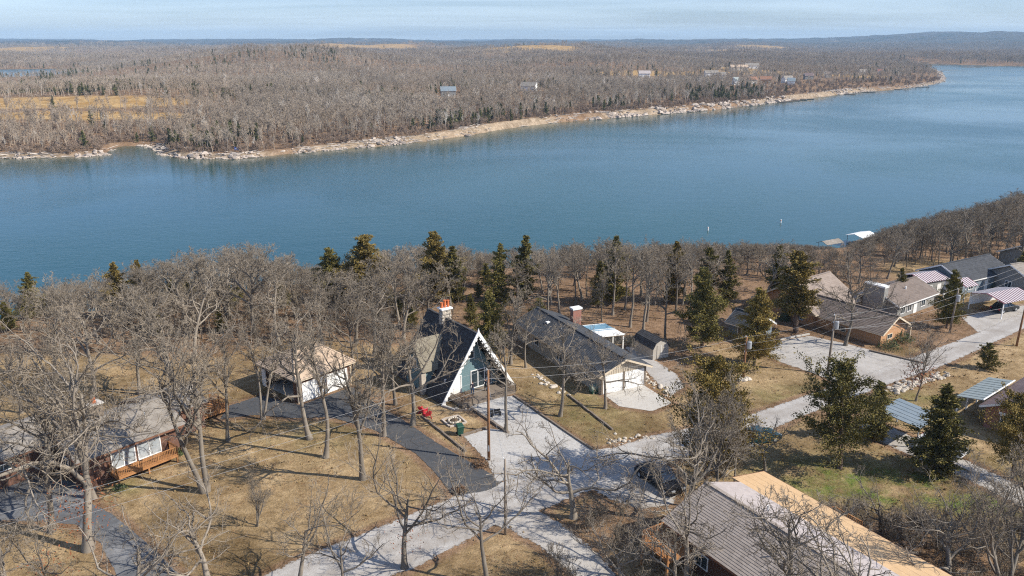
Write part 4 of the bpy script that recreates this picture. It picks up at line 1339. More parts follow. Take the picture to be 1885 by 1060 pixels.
def walk(rng, start, dirs, length, k, kink, up, r0, r1):
    n = len(start)
    Pn = np.zeros((n, k, 3)); Pn[:, 0] = start
    d = unit(dirs); step = (length / (k - 1))[:, None]
    for i in range(1, k):
        d = unit(d + rng.normal(0, kink, (n, 3)) + np.array([0, 0, up]))
        Pn[:, i] = Pn[:, i - 1] + d * step
    t = np.linspace(0, 1, k)[None, :]
    Rn = r0[:, None] * (1 - t) + r1[:, None] * t
    return Pn, Rn


def spawn(rng, Pn, Rn, m, t0, t1, ang0, ang1, lf, lmin=.45):
    """m children on every polyline: start, direction, length, start radius."""
    n, k, _ = Pn.shape
    t = np.sort(t0 + (t1 - t0) * (np.arange(m)[None, :] + rng.random((n, m))) / m, axis=1)
    f = t * (k - 1); i = np.minimum(f.astype(int), k - 2); w = (f - i)[..., None]
    rows = np.arange(n)[:, None]
    st = Pn[rows, i] * (1 - w) + Pn[rows, i + 1] * w
    tan = unit(Pn[rows, i + 1] - Pn[rows, i])
    rr = Rn[rows, i] * (1 - w[..., 0]) + Rn[rows, i + 1] * w[..., 0]
    q = rng.normal(0, 1, (n, m, 3)); perp = unit(q - (q * tan).sum(-1, keepdims=True) * tan)
    a = np.radians(rng.uniform(ang0, ang1, (n, m)))[..., None]
    d = tan * np.cos(a) + perp * np.sin(a)
    plen = np.linalg.norm(np.diff(Pn, axis=1), axis=-1).sum(1)[:, None]
    L = plen * lf * (1 - (1 - lmin) * t) * rng.uniform(.65, 1.25, (n, m))
    return st.reshape(-1, 3), d.reshape(-1, 3), L.ravel(), rr.ravel()


def bare_tree(seed, fork=.34, leader=.72, limbs=9, spread=(35, 68), limb_len=.42, up=.07, kink=.17, n2=8, n3=5, n4=4, r_base=.017, twig=.00085, detail=1.0, lean=0.0, stems=1, flat=.0, stem_lean=.32):
    """Leafless tree of height 1: returns (trunk verts, faces), (crown verts, faces)."""
    rng = np.random.default_rng(seed)
    k0 = 11
    s0 = np.zeros((stems, 3)); d0 = np.zeros((stems, 3)); d0[:, 2] = 1
    if stems > 1:
        a = np.arange(stems) * 2 * np.pi / stems + rng.random()
        d0[:, 0] = np.cos(a) * stem_lean; d0[:, 1] = np.sin(a) * stem_lean
        s0[:, 0] = np.cos(a) * .008; s0[:, 1] = np.sin(a) * .008
    d0[:, 0] += lean
    P0, R0 = walk(rng, s0, d0, np.full(stems, leader) * rng.uniform(.85, 1.0, stems), k0, .055, .03, np.full(stems, r_base), np.full(stems, r_base * .32))
    R0[:, 0] *= 1.5
    R0[:, 1] *= 1.06
    tv, tf = tubes(P0, R0, 8)
    st, d, L, rr = spawn(rng, P0, R0, limbs, fork / leader, 1.0, spread[0], spread[1], limb_len / leader, .62)
    d[:, 2] = d[:, 2] * (1 - flat) + .02
    r1 = np.minimum(rr * .72, .0035 + .021 * L)
    P1, R1 = walk(rng, st, d, L, 9, kink, up, r1, r1 * .30)
    v, f = tubes(P1, R1, 6)
    tf = np.concatenate([tf, f + len(tv)]); tv = np.concatenate([tv, v])
    st, d, L, rr = spawn(rng, np.concatenate([P1]), R1, n2, .22, 1.0, 28, 70, .52, .5)
    r2 = np.minimum(rr * .68, .0022 + .016 * L)
    P2, R2 = walk(rng, st, d, L, 7, kink * 1.15, up * .9, r2, np.maximum(r2 * .32, twig))
    v, f = tubes(P2, R2, 4)
    tf = np.concatenate([tf, f + len(tv)]); tv = np.concatenate([tv, v])
    # a few boughs from the leader itself
    st, d, L, rr = spawn(rng, P0, R0, max(4, limbs // 2), .70, 1.0, 25, 60, .30, .5)
    rx = np.minimum(rr * .6, .006)
    Px, Rx = walk(rng, st, d, L, 7, kink, up, rx, np.maximum(rx * .3, twig))
    P2 = np.concatenate([P2, Px]); R2 = np.concatenate([R2, Rx])
    v, f = tubes(Px, Rx, 4); tf = np.concatenate([tf, f + len(tv)]); tv = np.concatenate([tv, v])
    st, d, L, rr = spawn(rng, P2, R2, n3, .15, 1.0, 25, 70, .50, .5)
    r3 = np.minimum(rr * .62, .0028)
    P3, R3 = walk(rng, st, d, L, 5, kink * .95, up, np.maximum(r3, twig * 1.25), np.full(len(r3), twig))
    cv, cf = tubes(P3, R3, 3)
    if n4:
        st, d, L, rr = spawn(rng, P3, R3, n4, .2, 1.0, 25, 65, .62, .6)
        r4 = np.full(len(L), twig)
        P4, R4 = walk(rng, st, d, np.maximum(L, .018), 3, kink * .9, up, r4, r4 * .7)
        v, f = tubes(P4, R4, 3)
        cf = np.concatenate([cf, f + len(cv)]); cv = np.concatenate([cv, v])
    h = max(cv[:, 2].max(), tv[:, 2].max())
    tips = P3[:, -1] / h
    return (tv / h, tf), (cv / h, cf), tips


def leaf_quads(rng, C, size, out=None, flat=.5):
    n = len(C)
    a = rng.normal(0, 1, (n, 3)); a = unit(a if out is None else out * 1.4 + a * .6)
    b = rng.normal(0, 1, (n, 3)); b[:, 2] *= flat; b = unit(np.cross(a, b))
    s = size * rng.uniform(.55, 1.3, (n, 1))
    V = np.stack([C - a * s, C + b * s * .45, C + a * s, C - b * s * .45], 1)
    return V.reshape(-1, 3), np.arange(n * 4).reshape(n, 4)


def cedar_tree(seed, rmax=.24, base=.06, nb=90, per=95, leaf=.021, droop=.15, top_pow=.85, ragged=.45, stems=1):
    """Evergreen of height 1: trunk + boughs, and sprays of small leaf blades on every bough."""
    rng = np.random.default_rng(seed)
    P0, R0 = walk(rng, np.zeros((1, 3)), np.array([[0, 0, 1.]]), np.array([.96]), 9, .03, .05, np.array([.022]), np.array([.004]))
    tv, tf = tubes(P0, R0, 7)
    t = base + (.985 - base) * (np.arange(nb) + rng.random(nb)) / nb
    a = np.arange(nb) * 2.4 + rng.normal(0, .5, nb)
    lump = 1 + .34 * np.sin(a * 2 + t * 11 + seed) * rng.uniform(.4, 1, nb)
    prof = rmax * (1 - t) ** top_pow * (.55 + .45 * np.minimum(1, (t - base + .02) / .22))
    L = np.maximum(prof * lump * rng.uniform(1 - ragged, 1 + ragged * .5, nb), .022)
    f = t * 8 / .96; i = np.minimum(f.astype(int), 7); w = (f - i)[:, None]
    st = P0[0, i] * (1 - w) + P0[0, i + 1] * w
    st[:, 2] = np.minimum(st[:, 2], .985)
    d = np.stack([np.cos(a), np.sin(a), rng.uniform(-.05, .45, nb) - droop * (1 - t)], 1)
    P1, R1 = walk(rng, st, d, L, 5, .10, .05, np.minimum(.004, .03 * L + .001), np.full(nb, .0008))
    v, fq = tubes(P1, R1, 4)
    tf = np.concatenate([tf, fq + len(tv)]); tv = np.concatenate([tv, v])
    m = per
    u = rng.random((nb, m)) ** .75
    u = .12 + .95 * u
    ff = np.clip(u, 0, .999) * 4; ii = ff.astype(int); ww = (ff - ii)[..., None]
    rows = np.arange(nb)[:, None]
    C = P1[rows, ii] * (1 - ww) + P1[rows, ii + 1] * ww
    dirv = unit(P1[:, -1] - P1[:, 0])[:, None, :]
    # sprays: side twigs off the bough, clustered
    ncl = 9
    cl = rng.integers(0, ncl, (nb, m))
    cu = rng.random((nb, ncl)); cs = rng.normal(0, 1, (nb, ncl, 3)); cs[..., 2] *= .55
    off = cs[rows, cl] * (L[:, None, None] * .17 + .008) * rng.random((nb, m, 1)) + rng.normal(0, 1, (nb, m, 3)) * (.006 + L[:, None, None] * .035)
    uu = np.clip(.15 + .9 * cu[rows, cl] + rng.normal(0, .06, (nb, m)), .05, .999)
    ff = uu * 4; ii = ff.astype(int); ww = (ff - ii)[..., None]
    C = P1[rows, ii] * (1 - ww) + P1[rows, ii + 1] * ww + off
    C[..., 2] += .10 * (uu ** 2) * L[:, None] * rng.uniform(-.6, 1.2, (nb, 1))
    outv = unit(dirv + cs[rows, cl] * .45 + np.array([0, 0, .25]))
    keep = rng.random(nb * m) < np.clip(np.repeat(L / rmax, m) * 1.5 + .25, 0, 1)
    C = C.reshape(-1, 3)[keep]; outv = np.broadcast_to(outv, (nb, m, 3)).reshape(-1, 3)[keep]
    # core foliage round the stem and the tip
    nc = nb * m // 16
    tt = rng.uniform(base + .04, 1.0, nc); ang = rng.random(nc) * 6.283; rr_ = rmax * (1 - tt) ** top_pow * .5 * np.sqrt(rng.random(nc))
    C2 = np.stack([np.cos(ang) * rr_, np.sin(ang) * rr_, tt], 1)
    o2 = unit(np.stack([np.cos(ang), np.sin(ang), np.full(nc, .8)], 1))
    C = np.concatenate([C, C2]); outv = np.concatenate([outv, o2])
    lv, lf = leaf_quads(rng, C, leaf, outv)
    tone = rng.random(len(C)) ** 2.2
    return (tv, tf), (lv, lf), np.repeat(tone, 4)


def tree_meshes(name, gen, m1, m2, extra=None):
    (tv, tf), (cv, cf), _ = gen
    a = np_mesh(name + '_trunk', tv, tf, m1, smooth=True)
    b = np_mesh(name + '_crown', cv, cf, m2, smooth=False)
    return a, b


OAK = {}
OAK['tall'] = [dict(seed=11, fork=.33, leader=.80, limbs=10, spread=(30, 62), limb_len=.47, up=.085, kink=.20, n4=4), dict(seed=12, fork=.38, leader=.82, limbs=10, spread=(28, 60), limb_len=.44, up=.09, lean=.05, kink=.20, n4=4),
               dict(seed=13, fork=.30, leader=.76, limbs=11, spread=(32, 66), limb_len=.50, up=.07, kink=.22, n4=4), dict(seed=14, fork=.40, leader=.84, limbs=9, spread=(28, 64), limb_len=.42, up=.08, lean=-.05, kink=.20, n4=4)]
OAK['spread'] = [dict(seed=21, fork=.26, leader=.62, limbs=11, spread=(42, 80), limb_len=.62, up=.06, r_base=.0165, kink=.22, n4=4), dict(seed=22, fork=.24, leader=.58, limbs=11, spread=(44, 82), limb_len=.66, up=.065, r_base=.017, kink=.24, n4=4),
                 dict(seed=23, fork=.30, leader=.66, limbs=11, spread=(40, 76), limb_len=.58, up=.055, kink=.24, n4=4), dict(seed=24, fork=.25, leader=.60, limbs=10, spread=(42, 80), limb_len=.66, up=.06, lean=.07, kink=.22, n4=4)]
OAK['open'] = [dict(seed=31, fork=.22, leader=.50, limbs=7, spread=(38, 72), limb_len=.80, up=.085, r_base=.021, n2=7, n3=5, n4=4, kink=.17), dict(seed=32, fork=.30, leader=.52, limbs=6, spread=(38, 74), limb_len=.76, up=.085, r_base=.018, n2=6, n3=5, n4=4, kink=.2),
               dict(seed=33, fork=.18, leader=.46, limbs=8, spread=(38, 74), limb_len=.84, up=.075, r_base=.021, n2=6, n3=5, n4=4, kink=.22)]
OAK['vase'] = [dict(seed=41, fork=.16, leader=.75, limbs=9, spread=(18, 40), limb_len=.60, up=.12, r_base=.013, kink=.11, n2=7, n3=6, n4=4, stems=2), dict(seed=42, fork=.22, leader=.70, limbs=12, spread=(20, 48), limb_len=.55, up=.11, r_base=.012, kink=.12, n2=7, n3=6, n4=4)]
OAK['wood'] = [dict(seed=s, fork=f, leader=.80, limbs=10, spread=(28, 66), limb_len=.50, up=.075, n2=6, n3=6, n4=4, twig=.0011, lean=l, kink=.2) for s, f, l in ((51, .26, 0), (52, .30, .06), (53, .36, -.06), (54, .24, .03), (55, .30, -.02), (56, .20, .08), (57, .38, .02), (58, .28, -.08))]
OAK['twin'] = [dict(seed=61, fork=.28, leader=.72, limbs=8, spread=(30, 66), limb_len=.52, up=.08, stems=2, stem_lean=.10, r_base=.014, kink=.2, n4=4), dict(seed=62, fork=.30, leader=.74, limbs=7, spread=(30, 66), limb_len=.50, up=.08, stems=2, stem_lean=.12, r_base=.013, kink=.2, n4=4)]
PROTO = {}
TIPS = {}
for kind, lst in OAK.items():
    PROTO[kind] = []
    for i, a in enumerate(lst):
        g = bare_tree(**a)
        PROTO[kind].append(tree_meshes('oak_%s_%d' % (kind, i), g, M['bark'], M['twig']))
        TIPS[(kind, i)] = g[2]
CED = {'big': [dict(seed=71, rmax=.38, base=.14, nb=84, per=445, leaf=0.0111, top_pow=.60, ragged=.6), dict(seed=72, rmax=.35, base=.10, nb=86, per=418, leaf=0.0111, top_pow=.68, ragged=.6)],
       'cone': [dict(seed=73, rmax=.24, base=.04, nb=84, per=324, leaf=0.0119, top_pow=.72, ragged=.62), dict(seed=74, rmax=.28, base=.05, nb=80, per=324, leaf=0.0119, top_pow=.78, ragged=.62), dict(seed=75, rmax=.22, base=.22, nb=70, per=297, leaf=0.0119, top_pow=.55, ragged=.6)],
       'airy': [dict(seed=78, rmax=.52, base=.20, nb=52, per=580, leaf=0.0103, top_pow=.48, ragged=.55, droop=.05)],
       'bush': [dict(seed=76, rmax=.52, base=.02, nb=60, per=162, leaf=0.0246, top_pow=.55, ragged=.6)]}
CPROTO = {}
for kind, lst in CED.items():
    CPROTO[kind] = []
    for i, a in enumerate(lst):
        g = cedar_tree(**a)
        for suf, mt in (('', M['cedar']), ('g', M['cedar_gold'])):
            pr = tree_meshes('cedar_%s_%d%s' % (kind, i, suf), g, M['cedar_bark'], mt)
            at = pr[1].attributes.new('leaf', 'FLOAT', 'POINT'); at.data.foreach_set('value', g[2].astype(np.float32))
            CPROTO.setdefault(kind + suf, []).append(pr)


def plant(name, cat, pair, x, y, z, h, rot, label, group=None, wide=1.0, tilt=.07):
    t = thing(name, label, cat, (x, y, z), rot, group)
    t.scale = (h * wide, h * wide, h)
    k = math.sin(x * 12.9 + y * 78.2) * 43758.5; k -= math.floor(k)
    t.rotation_euler = ((k - .5) * tilt, (k * 7 % 1 - .5) * tilt, rot)
    link('trunk', pair[0], t); link('crown', pair[1], t)
    return t


def z_ground(x, y):
    return float(land_height(np.array([x]), np.array([y]))[0][0])


# ------------------------------------------------------------------ trees one can point to
# (pixel of the foot, row of the top, kind, variant, turn, width, label)
HERO = [
 (378, 905, 560, 'twin', 0, 20, 1.0, 'big twin-topped grey oak on the dry lawn beside the brown house deck'),
 (95, 978, 640, 'spread', 0, 40, 1.0, 'leaning bare oak on the grass island by the old asphalt lane'),
 (163, 1012, 560, 'spread', 1, 100, .85, 'tall mossy oak with rust leaves low on its trunk beside the asphalt lane'),
 (172, 917, 640, 'tall', 0, 200, .9, 'bare oak at the corner of the brown house wall by the asphalt lane'),
 (258, 726, 520, 'spread', 2, 10, .9, 'bare oak standing on the leafy slope behind the brown house roof'),
 (420, 812, 600, 'tall', 1, 77, .9, 'slim bare oak where the lawn meets the asphalt turnaround'),
 (484, 772, 560, 'twin', 1, 130, .9, 'twin-stemmed bare oak in front of the dark carport opening'),
 (570, 808, 560, 'tall', 2, 15, 1.0, 'straight dark oak in front of the tan-roofed garage corner'),
 (600, 842, 575, 'tall', 3, 160, .95, 'straight bare oak on the lawn in front of the white garage doors'),
 (668, 882, 590, 'tall', 0, 250, .95, 'slender oak casting the longest trunk shadow across the dry lawn'),
 (706, 802, 560, 'tall', 1, 300, .9, 'bare oak between the asphalt drive and the tan garage'),
 (760, 782, 545, 'spread', 3, 45, .9, 'bare oak beside the red lawn chairs'),
 (931, 794, 580, 'tall', 3, 80, .85, 'bare oak growing out of the white gravel drive'),
 (1031, 766, 575, 'tall', 2, 190, .95, 'bare oak with a blue tag on its trunk in the side lawn'),
 (1114, 752, 580, 'spread', 2, 260, .9, 'bare oak in front of the two white garage doors of the long house'),
 (745, 1045, 775, 'open', 0, 30, 1.05, 'wide low-forked oak at the edge of the gravel road with a few dead leaves'),
 (552, 1085, 895, 'open', 1, 120, 1.1, 'small crooked bare tree at the lower edge of the gravel road'),
 (383, 1070, 890, 'open', 2, 10, 1.1, 'small twisted bare tree standing in dry grass beside a mossy patch'),
 (474, 968, 850, 'vase', 0, 60, 1.0, 'young upright tree with fine fan-like stems on the dry lawn'),
 (895, 1075, 850, 'open', 1, 240, 1.0, 'thin small oak on the grass wedge between the road and the track'),
 (1056, 953, 745, 'open', 2, 80, 1.0, 'leaning bare oak in the leafy strip beside the parking pad'),
 (1142, 1090, 905, 'open', 0, 200, 1.1, 'dark crooked oak at the end of the gravel track'),
 (1262, 962, 700, 'spread', 1, 20, 1.0, 'large dense grey oak at the gable end of the two-tone roof'),
 (1318, 935, 690, 'vase', 1, 50, 1.15, 'tall multi-stemmed grey tree beside the gravel road bend'),
 (1262, 1075, 825, 'open', 1, 330, .95, 'bare oak rising close against the mauve shingle eave'),
 (1431, 1203, 880, 'tall', 2, 140, 1.0, 'bare crooked oak standing out against the pale ridge of the two-tone roof'),
 (1240, 1120, 915, 'spread', 3, 300, 1.0, 'tangled bare tree in the dark yard below the mauve roof'),
 (1742, 1091, 905, 'open', 2, 310, 1.1, 'crooked bare oak at the far corner of the tan roof'),
 (1745, 1065, 885, 'spread', 0, 210, 1.0, 'tangled grey tree in the rough behind the tan roof'),
 (1845, 1100, 800, 'vase', 0, 150, 1.2, 'dense grey thicket tree at the edge of the neighbour drive'),
 (1880, 1010, 770, 'vase', 1, 20, 1.1, 'tall twiggy tree beside the far end of the neighbour drive'),
 (1686, 738, 590, 'vase', 1, 110, 1.0, 'upright tree with rust leaves on its lower stems beside the road stones'),
 (1556, 636, 470, 'spread', 0, 75, 1.15, 'broad leafless shade tree in front of the orange brick house'),
 (30, 1110, 915, 'open', 0, 170, 1.1, 'pale branchy tree poking up in the grass at the asphalt lane bend'),
 (250, 1130, 925, 'open', 2, 260, 1.0, 'pale bare tree leaning over the asphalt lane'),
 (100, 1120, 940, 'open', 1, 10, 1.0, 'short pale bare tree with rust leaves beside the asphalt lane'),
 (640, 1120, 930, 'open', 1, 210, .9, 'slim bare sapling leaning over the lower gravel road'),
 (940, 670, 520, 'tall', 0, 33, 1.0, 'bare oak behind the right slope of the A-frame house'),
 (968, 676, 545, 'spread', 3, 200, .8, 'bare oak between the A-frame house and the long dark-roofed house'),
 (728, 745, 560, 'tall', 2, 100, .9, 'bare oak at the back corner of the tan-roofed garage'),
 (650, 690, 520, 'spread', 1, 180, .75, 'bare oak just behind the tan garage roof'),
 (335, 760, 545, 'spread', 2, 210, .9, 'bare oak at the rear deck of the brown house'),
 (40, 760, 590, 'spread', 3, 110, .9, 'bare oak over the far end of the brown house roof'),
 (150, 770, 600, 'spread', 0, 320, .85, 'bare oak beside the brown house chimney'),
 (1548, 986, 895, 'vase', 0, 310, 1.3, 'low twiggy shrub tree beside the tan roof edge'),
 (1620, 985, 870, 'open', 2, 44, 1.0, 'bare grey tree on the shaded lawn beyond the tan roof'),
 (1546, 1294, 935, 'spread', 1, 66, 1.0, 'dark bare tree spreading its boughs over the tan roofing'),
 (1408, 868, 735, 'open', 0, 75, 1.15, 'wide grey tree spreading its boughs in front of the dark teal car'),
 (1350, 905, 760, 'spread', 2, 130, .9, 'bare oak between the road bend and the tan roof corner'),
]
rng = random.Random(5)
for (px, py, top, kind, i, rot, wide, lab) in HERO:
    x, y = P(px, py)
    h = height_at(y, top)
    plant('oak_tree', 'tree', PROTO[kind][i], x, y, -.05, h, R(rot), lab, None, wide)


def leaf_cluster(name, label, cat, centre, rad, n, size, mat, seed, zs=.8):
    """Loose dead leaves held on boughs."""
    r = np.random.default_rng(seed)
    q = unit(r.normal(0, 1, (n, 3))) * (r.random((n, 1)) ** .5) * rad
    q[:, 2] *= zs
    v, f = leaf_quads(r, q + np.array(centre), size, None, 1)
    return np_mesh(name, v, f, mat)


def add_leaves(obj_label, part_label, centre, rad, n, size, seed):
    for o in scene.collection.objects:
        if o.get('label') == obj_label:
            s = o.scale
            me = leaf_cluster('dead_leaves', None, None, [c / s[0] for c in centre], rad / s[0], n, size / s[0], M['rust_leaf'], seed)
            tag(link('dead_leaves', me, o), part_label)


add_leaves(HERO[2][7], 'rust leaves', (0, .2, 3.5), 3.2, 420, .11, 1)
add_leaves(HERO[15][7], 'rust leaves', (.3, .1, 3.2), 1.9, 150, .09, 2)
add_leaves(HERO[31][7], 'rust leaves', (0, 0, 3.2), 2.2, 520, .12, 3)
add_leaves(HERO[35][7], 'rust leaves', (0, 0, 3.5), 2.2, 200, .10, 4)
tag_ = [o for o in scene.collection.objects if o.get('label') == HERO[13][7]][0]
link('trunk_tag', MB().box(-.028, -.018, -.022, .0, .19, .225).mesh('trunk_tag', mottled('blue_tag', (.02, .25, .6), (.02, .22, .55))), tag_)

CEDARS = [
 (1292, 640, 492, 'big', 1, 0, 1.0, 'tall dense cedar beside the grey shed in the side yard'),
 (1388, 672, 528, 'bigg', 1, 60, 1.0, 'broad bronze-green cedar next to the short utility pole'),
 (1465, 612, 462, 'coneg', 2, 20, 1.5, 'bronzed cedar with a bare lower trunk at the corner of the orange brick house'),
 (1546, 862, 672, 'airy', 0, 0, 1.05, 'big spreading dark cedar with a forked trunk on the green lawn by the road'),
 (1298, 880, 652, 'airyg', 0, 120, .88, 'bronze-topped cedar behind the grey oak at the road bend'),
 (1722, 870, 706, 'cone', 1, 200, 1.45, 'pointed cedar beside the silver car'),
 (1862, 880, 722, 'airyg', 0, 90, .9, 'wide bronze cedar against the neighbour house brick wall'),
 (1610, 812, 702, 'cone', 0, 140, 1.4, 'slim cedar close beside the big spreading cedar'),
 (1742, 604, 495, 'big', 1, 30, .85, 'dark spreading cedar in front of the brown-roofed house with the white chimney'),
 (1818, 680, 632, 'bush', 0, 0, 1.0, 'bushy low cedar growing round a gnarled stump beside the road'),
 (612, 556, 455, 'big', 1, 80, 1.25, 'dark round-topped cedar rising above the shore woods'),
 (676, 556, 432, 'bigg', 0, 150, 1.25, 'flat-topped cedar with layered boughs rising above the shore woods'),
 (806, 556, 424, 'bigg', 1, 40, 1.1, 'ragged bronze cedar at the top of the shore woods behind the chimney'),
 (838, 556, 452, 'cone', 0, 10, 1.2, 'narrow green cedar next to the ragged bronze cedar'),
 (918, 556, 447, 'cone', 1, 10, 1.0, 'small pointed cedar just beside the dark spire cedar'),
 (962, 556, 432, 'cone', 0, 210, 1.15, 'dark spire-shaped cedar standing highest behind the A-frame house'),
 (905, 665, 535, 'big', 0, 10, .85, 'full olive cedar directly behind the A-frame gable'),
 (868, 600, 540, 'big', 1, 250, .8, 'bronze cedar behind the stone chimney'),
 (1130, 560, 434, 'cone', 1, 99, 1.0, 'dark-topped cedar among the shore oaks behind the long house'),
 (1100, 566, 480, 'big', 1, 190, .7, 'leaning olive cedar at the edge of the leafy clearing'),
 (1236, 556, 443, 'coneg', 0, 300, 1.1, 'thin bronze cedar among the shore oaks beyond the clearing'),
 (1300, 560, 455, 'cone', 2, 30, 1.0, 'dark cedar tip showing behind the tall dense cedar'),
 (1336, 560, 460, 'cone', 1, 70, 1.0, 'dark cedar tip at the shore between two oaks'),
 (1428, 560, 452, 'cone', 0, 20, 1.1, 'small green cedar above the shore behind the bronzed cedar'),
 (225, 585, 480, 'coneg', 0, 130, 1.2, 'thin bronze cedar poking up through the shore oaks'),
 (268, 585, 478, 'bigg', 1, 15, .7, 'wide bronze cedar top in the shore oaks above the leafy slope'),
 (60, 585, 500, 'cone', 1, 20, 1.2, 'cedar half hidden by oaks at the far end of the shore woods'),
 (1870, 530, 460, 'cone', 1, 220, 1.0, 'dark cedar beside the grey houses up the road'),
 (1655, 560, 492, 'big', 0, 20, .6, 'low dark cedar in the thicket behind the white chimney'),
]
for (px, py, top, kind, i, rot, wide, lab) in CEDARS:
    x, y = P(px, py)
    z = min(0.0, z_ground(x, y))
    h = height_at(y, top) - z
    plant('cedar_tree', 'tree', CPROTO[kind][i % len(CPROTO[kind])], x, y, z - .05, max(h, 3), R(rot), lab, None, wide)

# dark evergreen understorey in the shore woods
r2 = random.Random(77)
LOW = []
for _ in range(30):
    x = r2.uniform(-105, 5); y = r2.uniform(108, 134)
    LOW.append((x, y, r2.uniform(2.6, 4.8)))
for k, (x, y, h) in enumerate(LOW):
    kind = r2.choice(['big', 'big', 'cone', 'big'])
    plant('cedar_tree', 'tree', CPROTO[kind][r2.randrange(2)], x, y, z_ground(x, y) - .05, h, r2.uniform(0, 6.28), 'low olive cedar in the understorey of the shore woods', 'understorey cedars in the shore woods', 1.15)

# ------------------------------------------------------------------ bare woods along the near shore: every tree its own thing
HOUSES = [(-9, 94, 11), (8, 98, 12), (-25, 90, 8), (-38, 76, 13), (50, 112, 14), (61, 118, 8), (75, 121, 7), (68, 129, 5), (76, 133, 8), (86, 132, 9), (55, 80, 12), (18, 55, 14), (19, 101, 4)]
def free(x, y, m=0):
    if any((x - a) ** 2 + (y - b) ** 2 < (c + m) ** 2 for a, b, c in HOUSES): return False
    return True

PROF_X = [-60, 0, 60, 130, 250, 330, 430, 485, 560, 600, 650, 700, 800, 900, 1000, 1120, 1200, 1300, 1450, 1560, 1640, 1720, 1800, 1885, 1960]
PROF_Y = [500, 512, 522, 500, 482, 462, 442, 442, 486, 478, 470, 452, 440, 455, 447, 434, 440, 436, 442, 452, 412, 386, 372, 346, 335]


def crown_cap(x, y):
    """Tallest crown top for a shore tree standing at (x, y): the tree line dips and rises along the bank."""
    zc = y * math.cos(PITCH) + 36 * math.sin(PITCH)
    px = 942.5 + FPX * x / zc
    return height_at(y, np.interp(px, PROF_X, PROF_Y))


CLEAR_TRUNKS = [(1036, 700, 470), (1128, 580, 440), (1150, 570, 445), (1160, 602, 430), (1183, 614, 445), (1205, 562, 450), (1224, 628, 470), (1190, 592, 440), (1244, 575, 445), (1256, 562, 450), (1108, 592, 500), (1268, 590, 445), (1030, 580, 450), (1060, 560, 445), (1010, 600, 455), (1080, 545, 450)]
CLEAR_WHERE = ['the one rising just behind the brick chimney', 'second along from the brick chimney', 'nearest the blue and white patio roof', 'with the thickest shaded trunk past the patio roof', 'slim one far back between patio roof and shed',
 'nearest the gambrel shed', 'third along from the shed toward the patio roof', 'far back above the gambrel shed', 'far back beside the tall dense cedar', 'dark one close over the brick chimney', 'half hidden by the tall dense cedar', 'behind the far end of the charcoal roof', 'far back above the charcoal roof', 'nearest the A-frame at the edge of the woods', 'farthest back behind the brick chimney']
for n_, (px, py, top) in enumerate(CLEAR_TRUNKS):
    x, y = P(px, py)
    if n_ == 0: continue
    h = height_at(y, top) - z_ground(x, y)
    plant('oak_tree', 'tree', PROTO['tall'][n_ % 4], x, y, z_ground(x, y) - .05, h, n_ * 1.3, 'straight oak in the leafy clearing, ' + CLEAR_WHERE[n_ - 1], 'oaks in the leafy clearing', .85)

ZONES = [('bare oak in the shore woods behind the tan garage and brown house', 'shore woods oaks', -118, -8, 100, 174, 4.5, (10.5, 14.5)),
         ('bare oak thinly spaced on the leafy slope below the shore woods', 'leafy slope oaks', -72, -36, 84, 103, 8.5, (12, 15)),
         ('bare oak in the shore woods behind the A-frame and long houses', 'shore oaks by the clearing', -8, 66, 122, 186, 4.9, (11, 15)),
         ('bare oak in the boat dock woods beyond the brick house', 'boat dock woods oaks', 58, 215, 134, 330, 6.2, (9, 14.5))]
MARKS = [(140, 'the asphalt lane'), (330, 'the brown house'), (470, 'the asphalt turnaround'), (690, 'the tan-roofed garage'), (860, 'the red chairs'), (980, 'the A-frame house'), (1160, 'the long house'), (1340, 'the tall dense cedar'), (1450, 'the bronze-green cedar'), (1590, 'the orange brick house'), (1680, 'the white chimney'), (1760, 'the striped shed'), (1830, 'the grey cottages'), (9999, 'the top of the road')]
placed = []
for (lab, grp, x0, x1, y0, y1, gap, hh) in ZONES:
    rz = random.Random(hash(grp) % 1000 if False else len(grp) * 7)
    tries = 0; cnt = 0
    lim = {'shore woods oaks': 108, 'leafy slope oaks': 8, 'shore oaks by the clearing': 60, 'boat dock woods oaks': 80}[grp]
    while tries < 9000 and cnt < lim:
        tries += 1
        x = rz.uniform(x0, x1); y = rz.uniform(y0, y1)
        if grp.startswith('boat') and (y < 118 + (x - 58) * .16 + 12): continue
        if abs(x) > y * .66 + 6: continue
        zz, d, near, ins = (a[0] for a in land_height(np.array([x]), np.array([y])))
        if ins or not near or d < 3: continue
        if not free(x, y): continue
        if any((x - a) ** 2 + (y - b) ** 2 < gap * gap for a, b in placed): continue
        placed.append((x, y)); cnt += 1
        h = min(rz.uniform(*hh), (crown_cap(x, y) - zz) * rz.uniform(.84, 1.02))
        if h < 4.2: placed.pop(); cnt -= 1; continue
        zc = y * math.cos(PITCH) + (CAM_H - zz) * math.sin(PITCH); px = 942.5 + FPX * x / zc
        mark = next(m for lim_, m in MARKS if px < lim_)
        if grp == 'leafy slope oaks': row = 'on the open leafy slope'
        else: row = "at the water's edge" if d < 20 else 'in the middle of the woods' if d < 40 else 'at the house side of the woods'
        size = 'low' if h < 8 else 'tall' if h > 12 else 'mid-height'
        lb = '%s bare oak %s beyond %s' % (size, row, mark)
        plant('oak_tree', 'tree', PROTO['wood'][rz.randrange(8)], x, y, zz - .08, h, rz.uniform(0, 6.28), lb, lb, rz.uniform(1.0, 1.4), .16)


